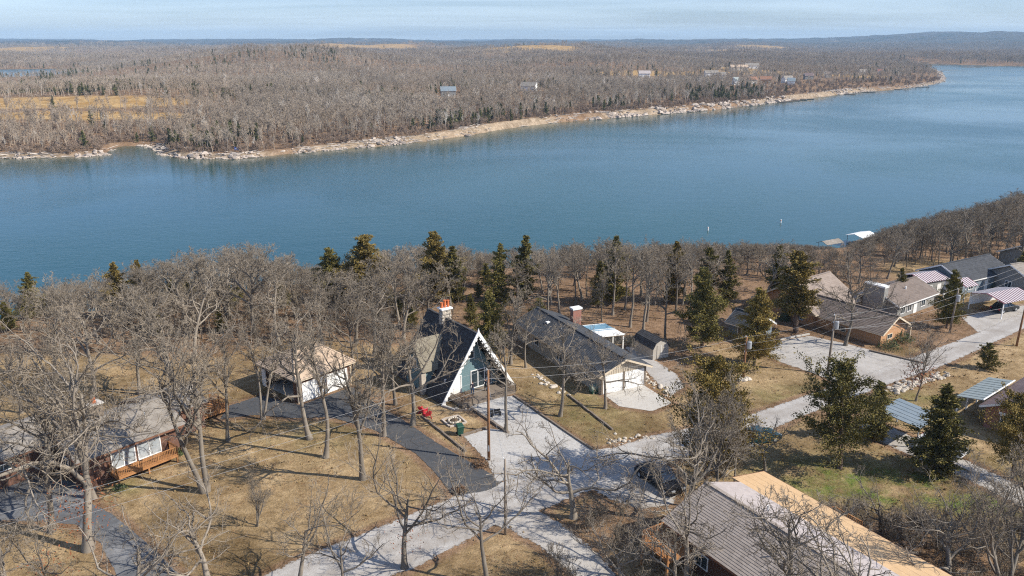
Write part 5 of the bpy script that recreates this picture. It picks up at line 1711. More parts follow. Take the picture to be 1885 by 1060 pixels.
# ------------------------------------------------------------------ far woods: one mass across the lake
def far_proto(name, seed, kind, mat, trunkmat):
    if kind == 'bare':
        (tv, tf), (cv, cf), _ = bare_tree(seed, fork=.32, leader=.78, limbs=8, spread=(25, 58), limb_len=.42, up=.10, n2=4, n3=8, n4=0, twig=.0028, r_base=.015)
        v = np.concatenate([tv, cv]); f = np.concatenate([tf, cf + len(tv)])
        mi = np.concatenate([np.zeros(len(tf), int), np.zeros(len(cf), int)])
    elif kind == 'clump':
        vs_, fs_ = [], []; n0 = 0
        r = np.random.default_rng(seed)
        for q in range(5):
            (tv, tf), (cv, cf), _ = bare_tree(seed * 10 + q, fork=.32, leader=.78, limbs=6, spread=(28, 62), limb_len=.42, up=.09, n2=3, n3=5, n4=0, twig=.0068, r_base=.016)
            v = np.concatenate([tv, cv]); f = np.concatenate([tf, cf + len(tv)])
            o = np.array([math.cos(q * 1.257) * .5, math.sin(q * 1.257) * .5, 0]) * (.6 + .5 * r.random())
            vs_.append(v * (.75 + .3 * r.random()) + o); fs_.append(f + n0); n0 += len(v)
        v = np.concatenate(vs_); f = np.concatenate(fs_); mi = np.zeros(len(f), int)
    else:
        (tv, tf), (lv, lf), _ = cedar_tree(seed, rmax=.27, base=.05, nb=46, per=16, leaf=.05, top_pow=.8)
        v = np.concatenate([tv, lv]); f = np.concatenate([tf, lf + len(tv)])
        mi = np.concatenate([np.zeros(len(tf), int), np.ones(len(lf), int)])
    me = np_mesh(name, v, f, [trunkmat, mat] if kind == 'cedar' else [mat], matidx=mi)
    return bpy.data.objects.new(name, me)


M['far_cedar'] = cedar_mat('far_cedar_foliage', (0.075, 0.085, 0.03), (0.13, 0.125, 0.048), (0.19, 0.155, 0.06))
far_col = bpy.data.collections.new('far_wood_kinds')
for k in range(5): far_col.objects.link(far_proto('a%d_bare' % k, 100 + k, 'bare', M['far_twig'], None))
for k in range(2): far_col.objects.link(far_proto('b%d_pale' % k, 110 + k, 'bare', M['far_pale'], None))
for k in range(2): far_col.objects.link(far_proto('c%d_cedar' % k, 120 + k, 'cedar', M['far_cedar'], M['cedar_bark']))
for k in range(3): far_col.objects.link(far_proto('d%d_clump' % k, 130 + k, 'clump', M['far_twig'], None))

FAR_CLEAR = []       # filled with the far houses: (x, y, radius)


def far_points():
    r = np.random.default_rng(9)
    xs, ys, kind, sc = [], [], [], []
    for (r0, r1, s) in ((330, 620, 4.6), (620, 900, 5.6), (900, 1500, 8.0), (1500, 2600, 16), (2600, 5200, 26)):
        ang = .62
        X, Y = np.meshgrid(np.arange(-r1 * math.sin(ang), r1 * math.sin(ang), s), np.arange(r0 * .78, r1, s))
        x = X.ravel() + r.uniform(-.5, .5, X.size) * s; y = Y.ravel() + r.uniform(-.5, .5, X.size) * s
        rr = np.hypot(x, y); a = np.abs(np.arctan2(x, y))
        k = (rr >= r0) & (rr < r1) & (a < .60)
        x, y = x[k], y[k]
        z, d, near, ins = land_height(x, y)
        clump = fbm(x / 26, y / 26, 31)
        k = ~near & ~ins & (d > 4.5 + 7 * vnoise(x / 12, y / 12, 5) * (vnoise(x / 90, y / 90, 6)) * 2) & (z > -11.4)
        k &= ~((d < 30) & (clump < .40))
        for cx, cy, rx, ry in FIELDS:
            e = bumpf(x, y, cx, cy, rx, ry)
            k &= ~((e > .37) & (r.random(len(x)) > .035))
        for cx, cy, cr_ in FAR_CLEAR:
            D_ = math.hypot(cx, cy); al = -((x - cx) * cx + (y - cy) * cy) / D_; la = np.abs((x - cx) * cy - (y - cy) * cx) / D_
            k &= ~((al > -cr_) & (al < 95) & (la < cr_ * .9))
        # the open point with docks and lawns
        k &= ~((d < 42) & (x > 225) & (x < 590) & (r.random(len(x)) > .30))
        k &= ~((bumpf(x, y, -300, 520, 130, 110) > .37) & (r.random(len(x)) > .33))
        k &= ~((bumpf(x, y, 400, 850, 140, 130) > .37) & (r.random(len(x)) > .6))
        x, y, d = x[k], y[k], d[k]
        n = len(x)
        u = r.random(n)
        ced = fbm(x / 70, y / 70, 55)
        pc = .015 + .26 * sstep(ced, .52, .64) + .15 * np.exp(-((d - 18) / 16.0) ** 2) * ((x > -60) & (x < 260))
        isced = u < pc
        ispale = ~isced & (u > 1 - .03 - .06 * np.exp(-d / 40.0))
        kd = np.where(isced, 7 + r.integers(0, 2, n), np.where(ispale, 5 + r.integers(0, 2, n), r.integers(0, 5, n)))
        h = np.where(isced, r.uniform(5, 10, n), r.uniform(8, 14.5, n) * (.72 + .5 * fbm(x / 60, y / 60, 91)) * (1 - .45 * np.clip(1.5 * bumpf(x, y, -640, 960, 230, 330), 0, 1)) * np.where(d < 40, .85, 1))
        if s > 10:
            kd = np.where(isced, kd, 9 + r.integers(0, 3, n)); h = h * (1.15 if s < 20 else 1.5)
            if s > 20: h = h * .85
        xs.append(x); ys.append(y); kind.append(kd); sc.append(h)
    x = np.concatenate(xs); y = np.concatenate(ys)
    z = land_height(x, y)[0]
    can = sstep(np.hypot(x, y), 3800, 5200)
    z = z + can * (fbm(x / 60, y / 60, 5) * 16)
    return x, y, z - .2, np.concatenate(kind), np.concatenate(sc)


def build_far_woods():
    x, y, z, kd, sc = far_points()
    me = bpy.data.meshes.new('far_woods')
    me.vertices.add(len(x)); me.vertices.foreach_set('co', np.stack([x, y, z], 1).astype(np.float32).ravel())
    for nm, tp, arr in (('kind_id', 'INT', kd.astype(np.int32)), ('size', 'FLOAT', sc.astype(np.float32)), ('turn', 'FLOAT', (np.random.default_rng(3).random(len(x)) * 6.283).astype(np.float32))):
        a = me.attributes.new(nm, tp, 'POINT'); a.data.foreach_set('value', arr)
    me.update()
    o = link('far_woods', me); tag(o, kind='stuff')
    ng = bpy.data.node_groups.new('scatter_far_woods', 'GeometryNodeTree')
    ng.interface.new_socket('Geometry', in_out='INPUT', socket_type='NodeSocketGeometry')
    ng.interface.new_socket('Geometry', in_out='OUTPUT', socket_type='NodeSocketGeometry')
    gi = ng.nodes.new('NodeGroupInput'); go = ng.nodes.new('NodeGroupOutput')
    ip = ng.nodes.new('GeometryNodeInstanceOnPoints')
    ci = ng.nodes.new('GeometryNodeCollectionInfo')
    ci.inputs['Collection'].default_value = far_col
    ci.inputs['Separate Children'].default_value = True
    ci.inputs['Reset Children'].default_value = True
    def named(nm, tp):
        n = ng.nodes.new('GeometryNodeInputNamedAttribute'); n.data_type = tp; n.inputs['Name'].default_value = nm
        return n.outputs['Attribute']
    ng.links.new(gi.outputs[0], ip.inputs['Points'])
    ng.links.new(ci.outputs[0], ip.inputs['Instance'])
    ip.inputs['Pick Instance'].default_value = True
    ng.links.new(named('kind_id', 'INT'), ip.inputs['Instance Index'])
    cx = ng.nodes.new('ShaderNodeCombineXYZ'); ng.links.new(named('turn', 'FLOAT'), cx.inputs[2])
    ng.links.new(cx.outputs[0], ip.inputs['Rotation'])
    ng.links.new(named('size', 'FLOAT'), ip.inputs['Scale'])
    ng.links.new(ip.outputs[0], go.inputs[0])
    md = o.modifiers.new('scatter', 'NODES'); md.node_group = ng
    print('far trees', len(x))

print('oaks', sum(1 for o in scene.collection.objects if o.name.startswith('oak_tree')))

FAR_CLEAR += [(x, y, r_ * .75) for x, y, r_ in far_house_xy]
build_far_woods()

# ------------------------------------------------------------------ utility poles and lines
def pole(px, py, top, label, mat, transformer=None, arm=False, r=.16, name='utility_pole', lean=(0, 0)):
    x, y = P(px, py); h = height_at(y, top)
    t = thing(name, label, 'utility pole', (x, y, 0))
    MB().tube([(0, 0, -.3), (lean[0] * .5, lean[1] * .5, h * .5), (lean[0], lean[1], h)], [r, r * .85, r * .66], 10).build('post', M[mat], t, smooth=True)
    L = Vector((lean[0], lean[1], 0))
    if transformer:
        z = h - transformer
        o = MB().tube([(.36, -.1, z - .5), (.36, -.1, z - .46), (.36, -.1, z + .4), (.36, -.1, z + .46)], [.24, .29, .29, .2], 12).build('transformer', M['steel'], t, smooth=False)
        MB().tube([(.28, -.1, z + .46), (.28, -.1, z + .72)], .05, 6).tube([(.44, -.1, z + .46), (.44, -.1, z + .72)], .05, 6).build('bushing', M['old_wood'], o)
        MB().bar((.05, -.05, z + .2), (.2, -.1, z + .2), .08, .08).bar((.05, -.05, z - .25), (.2, -.1, z - .25), .08, .08).build('bracket', M['steel'], o)
    ins = MB()
    for dz in (0.05, -.9, -1.9): ins.tube([(lean[0] - .12, lean[1], h + dz - .1), (lean[0] - .12, lean[1], h + dz + .1)], .05, 6)
    ins.build('insulator', M['white'], t)
    return (x + lean[0], y + lean[1], h)


pA = pole(900, 847, 681, 'orange-brown wooden utility pole beside the white gravel drive', 'pole_wood')
pB = pole(930, 984, 845, 'thin grey wooden pole on the grass wedge between the road and track', 'pole_grey', r=.12)
pC = pole(1368, 696, 620, 'short utility pole with a small transformer by the bronze-green cedar', 'pole_wood', transformer=1.0)
pD = pole(1523, 687, 580, 'tall utility pole with a grey transformer at the edge of the gravel lot', 'pole_grey', transformer=1.2, lean=(.12, 0))
pE = pole(1748, 612, 532, 'grey utility pole with transformer in front of the dark spreading cedar', 'pole_grey', transformer=1.3, lean=(.25, 0))
pF = pole(1871, 637, 555, 'orange-brown utility pole without transformer at the road edge', 'pole_wood', lean=(.2, 0))
MB().box(-.08, .08, -.24, -.16, 1.1, 1.7).build('meter_box', M['steel'], [o for o in scene.collection.objects if o.get('label', '').startswith('orange-brown wooden')][0])


def wire(a, b, sag, label, r=.011, group=None):
    a = Vector(a); b = Vector(b)
    pts = [a.lerp(b, i / 16) - Vector((0, 0, sag * 4 * (i / 16) * (1 - i / 16))) for i in range(17)]
    o = MB().tube(pts, r, 5, caps=False).build('power_line', M['wire'])
    tag(o, label, 'power line', group)


def off(p, dz, dx=-.12): return (p[0] + dx, p[1], p[2] + dz)
E_far = (118.0, 150.0, 8.6)
W1 = (-66.0, 30.0, 8.4)
WIRES = [(pE, E_far, .6, 'up the road beyond the dark cedar pole'), (pD, pE, .7, 'from the gravel lot pole to the dark cedar pole'), (pC, pD, .5, 'from the short pole to the gravel lot pole'), (pA, pC, .9, 'across the long house to the short pole'), (W1, pA, .9, 'over the dry lawn toward the asphalt lane')]
for a, b, s, where in WIRES:
    for dz, nm in ((.05, 'top'), (-.9, 'middle'), (-1.9, 'bottom')):
        if dz < -1.5 and a in (pA,) : continue
        wire(off(a, dz), off(b, dz), s, '%s power line %s' % (nm, where))
wire(off(pA, -.4), (-4.05, 88.0, 7.0), .3, 'thin service line from the gravel drive pole to the A-frame peak', .011)
wire(off(pA, -.5), off(pB, .05), .3, 'slack line between the gravel drive pole and the thin grey pole', .012)
wire(off(pD, -.5), (52, 110, 3.8), .3, 'thin service line from the gravel lot pole to the brick house roof', .011)
wire(off(pD, -1.9), off(pF, -.3), .5, 'line across the road between the gravel lot pole and the roadside pole', .014)

# ------------------------------------------------------------------ timbers and stones that edge the drives
def timber(p, q, label, w=.2, h=.2, mat='old_wood'):
    a = Vector((*P(*p), .06)); b = Vector((*P(*q), .06))
    c = (a + b) / 2; d = b - a
    t = thing('landscape_timber', label, 'timber', c, math.atan2(d.y, d.x))
    L = d.length; n = max(1, round(L / 2.4)); r_ = random.Random(int(L * 100))
    for i in range(n):
        x0 = -L / 2 + L * i / n; x1 = -L / 2 + L * (i + 1) / n
        MB().bar((x0 + .02, r_.uniform(-.03, .03), .04), (x1 - .02, r_.uniform(-.03, .03), .04 + r_.uniform(-.02, .02)), w, h).build('timber_length', M[mat], t)


timber((868, 753), (936, 798), 'dark timber edging along the sandy side of the white gravel drive', .28, .26)
timber((778, 768), (858, 832), 'long timber edging between the sandy bed and the asphalt drive')
timber((848, 803), (904, 786), 'pale timber across the sandy bed beside the green bin')
timber((946, 729), (1012, 775), 'timber edging at the lawn side of the white gravel drive, by the house')
timber((1012, 775), (1090, 828), 'timber edging at the lawn side of the white gravel drive, by the road')
timber((1046, 728), (1128, 792), 'dark line of timbers dividing the side lawn below the long house')
timber((815, 748), (838, 756), 'short timber step at the foot of the A-frame edge board', .25, .2, 'concrete')
timber((838, 757), (872, 757), 'short timber border of the shrub bed in front of the A-frame', .2, .2)
timber((1600, 646), (1702, 670), 'low dark border along the brick house side of the gravel lot', .25, .22)
timber((1435, 626), (1490, 616), 'pale rail border at the back of the gravel lot', .22, .2, 'concrete')
timber((1690, 823), (1790, 872), 'pale timber border between the green lawn and the neighbour drive', .25, .2, 'drift')


def stone_row(name, label, pts, n, size, seed, spread=.4, mat='stone'):
    r_ = random.Random(seed); mb = MB()
    P3 = [Vector((*P(*p), 0)) for p in pts]
    for i in range(n):
        f = r_.random() * (len(P3) - 1); k = min(int(f), len(P3) - 2)
        p = P3[k].lerp(P3[k + 1], f - k)
        s = size * r_.uniform(.5, 1.3)
        v, fc = ico(r_, s, s * r_.uniform(.7, 1.1), s * r_.uniform(.45, .8), .2)
        ox, oy = r_.gauss(0, spread), r_.gauss(0, spread)
        mb.add([(p.x + ox + a, p.y + oy + b, c + s * .2) for a, b, c in v], fc)
    o = mb.build(name, M[mat]); tag(o, label, 'stones', kind='stuff')


stone_row('border_stones', 'row of loose pale stones along the road bank', [(1632, 722), (1690, 706), (1740, 690)], 90, .34, 3, .45)
stone_row('border_stones', 'scattered pale stones at the edge of the gravel road bend', [(1120, 815), (1160, 806), (1190, 803)], 26, .22, 4, .5)
stone_row('border_stones', 'pale stones round the foot of the short utility pole', [(1362, 696), (1376, 700)], 9, .35, 5, .4)
stone_row('border_stones', 'stones of the shrub bed in front of the A-frame', [(838, 756), (858, 742), (872, 755)], 34, .22, 6, .3)
stone_row('border_stones', 'stones along the dividing timbers of the side lawn', [(985, 690), (1010, 708), (1046, 728)], 36, .24, 7, .3)
stone_row('border_stones', 'stones between the concrete apron and the side drive', [(1180, 690), (1205, 706), (1235, 728)], 36, .24, 8, .4)


# ------------------------------------------------------------------ things in the yards
def bin_():
    x, y = P(847, 800)
    t = thing('wheeled_bin', 'dark green wheeled bin on the sandy bed beside the gravel drive', 'bin', (x, y, 0), R(20))
    v = [(-.27, -.3, .1), (.27, -.3, .1), (.27, .28, .1), (-.27, .28, .1), (-.34, -.40, 1.05), (.34, -.40, 1.05), (.34, .38, 1.05), (-.34, .38, 1.05)]
    MB().add(v, [(0, 3, 2, 1), (4, 5, 6, 7), (0, 1, 5, 4), (1, 2, 6, 5), (2, 3, 7, 6), (3, 0, 4, 7)]).box(-.37, .37, -.43, .41, .98, 1.06).build('body', M['green_bin'], t)
    MB().add([(-.38, -.45, 1.06), (.38, -.45, 1.06), (.38, .46, 1.06), (-.38, .46, 1.06), (-.33, -.38, 1.15), (.33, -.38, 1.15), (.33, .44, 1.18), (-.33, .44, 1.18)], [(0, 3, 2, 1), (4, 5, 6, 7), (0, 1, 5, 4), (1, 2, 6, 5), (2, 3, 7, 6), (3, 0, 4, 7)]).build('lid', M['green_bin'], t)
    for sx in (-.3, .3): MB().tube([(sx - .04, .3, .13), (sx + .04, .3, .13)], .13, 12).build('wheel', M['black'], t)
    MB().tube([(-.25, .5, 1.0), (.25, .5, 1.0)], .025, 6).build('handle', M['black'], t)


bin_()


def fire_pit():
    x, y = P(836, 776)
    t = thing('fire_pit', 'round fire pit heaped with dark ash inside a square timber frame', 'fire pit', (x, y, 0), R(30))
    for a in range(4):
        o = MB().bar((-1.0, -1.0, .08), (.85, -1.0, .08), .2, .18).build('frame_timber', M['drift'], t); o.rotation_euler = (0, 0, a * PI / 2)
    r_ = random.Random(2)
    for i in range(14):
        v, f = ico(r_, .2, .15, .16, .15); a = i * 2 * PI / 14
        me = bpy.data.meshes.new('stone'); me.from_pydata(v, [], f); me.materials.append(M['stone'])
        o = link('stone', me, t); o.location = (math.cos(a) * .62, math.sin(a) * .62, .14); o.rotation_euler = (0, 0, a + PI / 2)
    v, f = ico(r_, .55, .55, .32, .15)
    MB().add([(a, b, c + .08) for a, b, c in v], f).build('ash_heap', M['dark_soil'], t)


fire_pit()


def lawn_chair(px, py, rz, label):
    x, y = P(px, py)
    t = thing('lawn_chair', label, 'chair', (x, y, 0), rz, 'red lawn chairs')
    for i in range(5):
        MB().bar((-.24 + i * .12, .25, .32), (-.24 + i * .12 * 1.15 - .02, .62, 1.05 - abs(i - 2) * .05), .1, .03, (0, 1, 0)).build('back_slat', M['red'], t)
    MB().slope((-.3, -.3, .38), (.3, -.3, .38), (.3, .28, .28), (-.3, .28, .28), .04).build('seat', M['red'], t)
    for sx in (-.36, .36):
        MB().bar((sx, -.38, .58), (sx, .4, .56), .13, .035).build('armrest', M['red'], t)
        MB().bar((sx, -.3, 0), (sx, -.3, .56), .06, .1).build('leg', M['red'], t)
        MB().bar((sx * .9, .55, 0), (sx * .9, -.28, .36), .05, .1).build('leg', M['red'], t)


lawn_chair(779, 760, R(150), 'red slatted lawn chair nearer the A-frame, tipped back under the oak')
lawn_chair(787, 768, R(205), 'red slatted lawn chair nearer the fire pit')


def grill():
    x, y = P(913, 766)
    t = thing('bench', 'small dark metal bench lying on the white gravel drive', 'bench', (x, y, 0), R(25))
    MB().box(-.6, .6, -.2, .2, .40, .45).build('seat', M['black'], t)
    for sx in (-.5, .5): MB().box(sx - .03, sx + .03, -.2, .2, 0, .40).build('leg', M['black'], t)
    MB().bar((-.6, .24, .6), (.6, .24, .6), .04, .25).build('backrest', M['black'], t)


grill()


def propane():
    x, y = P(1096, 722)
    t = thing('storage_box', 'dark green lidded garden box by the corner of the long house', 'box', (x, y, 0), R(27))
    MB().box(-.65, .65, -.4, .4, 0, .7).build('body', M['green_bin'], t)
    m = mottled('grey_green_lid', (.16, .23, .20), (.2, .27, .24), 3, .5)
    MB().tube([(-.68, 0, .66), (.68, 0, .66)], .43, 14).build('lid', m, t)


propane()

# ------------------------------------------------------------------ people
def person(name, label, px, py, rz, shirt, trousers, hair, pose=0):
    x, y = P(px, py)
    v = []; e = []; rad = []
    def add(p, r, par=None):
        v.append(p); rad.append(r)
        if par is not None: e.append((par, len(v) - 1))
        return len(v) - 1
    pel = add((0, 0, .95), .135); wa = add((0, .01, 1.10), .125, pel); ch = add((0, .0, 1.30), .155, wa); sh = add((0, .01, 1.43), .115, ch)
    nk = add((0, .0, 1.51), .055, sh); chin = add((0, -.025, 1.575), .065, nk); hd = add((0, -.01, 1.655), .098, chin); cr = add((0, .0, 1.735), .07, hd)
    nose = add((0, -.125, 1.645), .018, hd)
    for s in (-1, 1):
        ear = add((s * .1, .0, 1.65), .02, hd)
        st = .06 * s * (1 if pose else .3)
        hip = add((s * .10, 0, .90), .105, pel); kn = add((s * .12, -.02 - st, .50), .068, hip); an = add((s * .125, .02 - st, .10), .046, kn); toe = add((s * .14, -.15 - st, .04), .04, an)
        so = add((s * .19, .01, 1.40), .065, sh)
        el = add((s * .26, .04 - .06 * pose, 1.13), .045, so)
        wr = add((s * .24, -.10 - .12 * pose, .92 + .16 * pose), .032, el)
        pm = add((s * .235, -.14 - .14 * pose, .86 + .17 * pose), .038, wr)
        for k in range(4):
            f1 = add((s * (.215 + .016 * k), -.17 - .15 * pose, .80 + .17 * pose + .006 * abs(k - 1)), .010, pm)
            add((s * (.212 + .015 * k), -.165 - .17 * pose, .755 + .17 * pose + .01 * abs(k - 1)), .008, f1)
        th = add((s * .195, -.17 - .14 * pose, .85 + .17 * pose), .012, pm); add((s * .18, -.19 - .15 * pose, .82 + .17 * pose), .009, th)
    me = bpy.data.meshes.new('person_base'); me.from_pydata(v, e, [])
    tmp = bpy.data.objects.new('person_base', me); scene.collection.objects.link(tmp)
    sk = tmp.modifiers.new('skin', 'SKIN')
    for i, r_ in enumerate(rad): me.skin_vertices[0].data[i].radius = (r_, r_ * (.78 if i in (wa, ch, sh) else 1))
    me.skin_vertices[0].data[0].use_root = True
    ss = tmp.modifiers.new('smooth', 'SUBSURF'); ss.levels = 2; ss.render_levels = 2
    dg = bpy.context.evaluated_depsgraph_get()
    body = bpy.data.meshes.new_from_object(tmp.evaluated_get(dg))
    bpy.data.objects.remove(tmp)
    sm = mottled(name + '_skin', (.50, .30, .21), (.46, .27, .19), 6, .6)
    s_m = mottled(name + '_shirt', shirt, tuple(c * .8 for c in shirt), 6, .9); t_m = mottled(name + '_trousers', trousers, tuple(c * .8 for c in trousers), 6, .9)
    body.materials.clear()
    for m in (sm, s_m, t_m, M['black']): body.materials.append(m)
    for p in body.polygons:
        c = p.center
        arm = abs(c.x) > .19 and c.z < 1.0 + .17 * pose and c.y < -.06
        if c.z < .09: k = 3
        elif c.z < .97 and not (abs(c.x) > .19 and c.z > .70): k = 2
        elif c.z < 1.49 and not arm: k = 1
        else: k = 0
        p.material_index = k; p.use_smooth = True
    t = thing('person', label, 'person', (x, y, .02), rz)
    link('body', body, t)
    r_ = random.Random(1); vv, ff = ico(r_, .112, .118, .10, .05)
    MB().add([(a, b + .02, max(c, -.02) + 1.70) for a, b, c in vv], ff).build('hair', mottled(name + '_hair', hair, hair, 5, .8), t, smooth=True)
    return t


person('man', 'person in blue jeans and dark jacket standing on the gravel by the porch rail', 870, 728, R(200), (.035, .03, .045), (.05, .085, .16), (.05, .035, .025), 1)
person('woman', 'person in dark clothes standing on the porch in front of the glass door', 894, 722, R(150), (.05, .06, .08), (.03, .03, .035), (.03, .02, .015), 0)

# ------------------------------------------------------------------ cars
def car(px, py, rz, label, col, cat='car', kind='car', L=4.6, W_=1.82):
    x, y = P(px, py)
    t = thing('parked_car' if kind == 'car' else 'parked_pickup', label, cat, (x, y, 0), rz)
    m, nt, b = new_mat('car_paint'); b.inputs['Base Color'].default_value = (*col, 1); b.inputs['Roughness'].default_value = .28; b.inputs['Coat Weight'].default_value = .5
    h = L / 2; hw = W_ / 2
    top = 1.45 if kind == 'car' else 1.75
    prof = [(-h, .35), (-h, .75), (-h + .15, .88), (-.9, .95), (h - 1.2, .95), (h - .35, .82), (h, .68), (h, .32), (h - .2, .25), (-h + .2, .25)]
    mb = MB(); n = len(prof)
    sec = [(hw - .06, 0), (hw, 1), (-hw, 1), (-hw + .06, 0)]
    rows = []
    for yy, k in ((-hw, .97), (-hw + .10, 1.0), (hw - .10, 1.0), (hw, .97)):
        rows.append([(a * k, yy, c if k == 1 else c * .985 + .008) for a, c in prof])
    mb.add(sum(rows, []), [tuple(i + r_ * n if q in (0, 3) and False else ix for ix in (r_ * n + i, r_ * n + (i + 1) % n, (r_ + 1) * n + (i + 1) % n, (r_ + 1) * n + i)) for r_ in range(3) for i in range(n) for q in (1,)] + [tuple(range(n - 1, -1, -1)), tuple(range(3 * n, 4 * n))])
    mb.build('body', m, t)
    if kind == 'car': lo, hi = (-1.75, 1.05), (-1.25, .35)
    else: lo, hi = (-.4, 1.35), (-.25, .85)
    g = [(lo[0], -hw + .08, .94), (lo[1], -hw + .08, .94), (lo[1], hw - .08, .94), (lo[0], hw - .08, .94), (hi[0], -hw + .26, top - .04), (hi[1], -hw + .26, top - .04), (hi[1], hw - .26, top - .04), (hi[0], hw - .26, top - .04)]
    cab = MB().add(g, [(0, 3, 2, 1), (4, 5, 6, 7), (0, 1, 5, 4), (1, 2, 6, 5), (2, 3, 7, 6), (3, 0, 4, 7)]).build('window', M['glass'], t)
    MB().box(hi[0] - .03, hi[1] + .03, -hw + .23, hw - .23, top - .04, top + .02).build('roof', m, t)
    pl = MB()
    for s in (-1, 1):
        pl.bar((lo[0], s * (hw - .085), .95), (hi[0], s * (hw - .255), top - .03), .07, .05).bar((lo[1], s * (hw - .085), .95), (hi[1], s * (hw - .255), top - .03), .07, .05)
        xm = (lo[0] + lo[1]) / 2 + .1; pl.bar((xm, s * (hw - .07), .95), (xm, s * (hw - .245), top - .03), .09, .05)
    pl.build('pillar', m, t)
    if kind != 'car':
        MB().box(-h + .12, -.5, -hw + .12, hw - .12, .955, .97).build('truck_bed', M['black'], t)
    for sx in (-h + .85, h - .85):
        for sy in (-1, 1):
            w = MB().tube([(sx, sy * (hw - .18), .33), (sx, sy * (hw + .02), .33)], .33, 16).build('wheel', M['black'], t)
            MB().tube([(sx, sy * (hw + .0), .33), (sx, sy * (hw + .03), .33)], .2, 12).build('rim', M['steel'], w)
    for sy in (-1, 1):
        MB().box(h - .12, h + .01, sy * .62 - .2, sy * .62 + .2, .60, .74).build('headlight', M['steel'], t)
        MB().box(-h - .01, -h + .06, sy * .68 - .14, sy * .68 + .14, .62, .80).build('tail_light', M['red'], t)


car(1732, 828, R(-50), 'silver car parked under the pointed cedar on the neighbour drive', (.62, .64, .66))
car(1396, 812, R(22), 'dark teal car at the roadside behind the bronze-topped cedar', (.012, .045, .055))
car(1214, 890, R(-60), 'black pickup parked on the gravel pad at the two-tone roof house', (.012, .012, .014), 'pickup', 'pickup', 5.4, 1.95)
car(1848, 572, R(25), 'dark car parked under the striped carport', (.02, .025, .03))

# ------------------------------------------------------------------ shrubs
def shrub(px, py, rx, h, label, mat='leaf_green', n=900, size=.1, seed=0, name='shrub', z=None):
    x, y = P(px, py)
    t = thing(name, label, 'shrub', (x, y, 0 if z is None else z))
    r_ = np.random.default_rng(seed)
    q = unit(r_.normal(0, 1, (n, 3))); q[:, 2] = np.abs(q[:, 2])
    lump = 1 + .18 * np.sin(q[:, 0] * 5 + seed) * np.cos(q[:, 1] * 6)
    q = q * (r_.random((n, 1)) ** .3) * lump[:, None] * np.array([rx, rx, h])
    v, f = leaf_quads(r_, q, size, None, 1)
    link('foliage', np_mesh('foliage', v, f, M[mat]), t)
    st = MB()
    for i in range(7):
        a = i * .9; st.tube([(0, 0, 0), (math.cos(a) * rx * .4, math.sin(a) * rx * .4, h * .5), (math.cos(a) * rx * .7, math.sin(a) * rx * .7, h * .8)], [.04, .03, .01], 5)
    st.build('stem', M['old_wood'], t)


shrub(1637, 641, 1.5, 1.2, 'rounded green shrub at the lit brick gable corner', seed=1)
shrub(1662, 628, 1.6, 1.3, 'wide grey-green shrub beside the brick house porch post', seed=2)
shrub(1444, 590, .9, 1.6, 'upright green shrub at the end of the brick wall', seed=3)
shrub(854, 738, 1.3, 1.0, 'dead brown shrub in the stone bed before the A-frame', 'dead_leaf', 700, .08, 4)
shrub(884, 858, .9, .8, 'tawny shrub at the foot of the orange-brown pole', 'dead_leaf', 600, .08, 5)
shrub(1705, 640, 1.4, .9, 'brown hedge-like shrub beside the road fork', 'dead_leaf', 600, .09, 6)
shrub(1740, 588, 1.2, .9, 'brown shrub at the foot of the transformer pole by the dark cedar', 'dead_leaf', 600, .09, 7)
shrub(320, 838, .9, .8, 'small green shrub at the end of the brown house deck', seed=8)
shrub(222, 900, .7, .45, 'low green plants under the brown house deck', seed=9, n=500, size=.07)
shrub(1825, 527, 1.3, 1.1, 'yellow-green shrub beside the white porch of the light grey house', seed=10)
shrub(845, 905, .8, .6, 'reddish dead shrub at the corner of the asphalt drive', 'dead_leaf', 500, .08, 11)

# ------------------------------------------------------------------ docks and buoys
def dock(px, py, z, L, W_, rz, label, roof=None, name='dock'):
    x, y = P(px, py, z)
    t = thing(name, label, 'dock', (x, y, z), rz)
    d = MB().box(-L / 2, L / 2, -W_ / 2, W_ / 2, .25, .45).build('deck', M['old_wood'], t)
    fl = MB()
    for s in (-1, 1): fl.box(-L / 2 + .1, L / 2 - .1, s * W_ * .35 - .3, s * W_ * .35 + .3, -.1, .25)
    fl.build('float', M['black'], d)
    for sx in (-1, 1):
        for sy in (-1, 1):
            MB().tube([(sx * L * .46, sy * W_ * .5, -.6), (sx * L * .46, sy * W_ * .5, 1.3 if not roof else 2.6)], .08, 6).build('post', M['steel'], t)
    if roof:
        MB().slope((-L / 2 - .4, -W_ / 2 - .3, 2.5), (L / 2 + .4, -W_ / 2 - .3, 2.5), (L / 2 + .4, 0, 3.2), (-L / 2 - .4, 0, 3.2), .08, 6).build('roof', M[roof], t)
        MB().slope((L / 2 + .4, W_ / 2 + .3, 2.5), (-L / 2 - .4, W_ / 2 + .3, 2.5), (-L / 2 - .4, 0, 3.2), (L / 2 + .4, 0, 3.2), .08, 6).build('roof', M[roof], t)
    return t


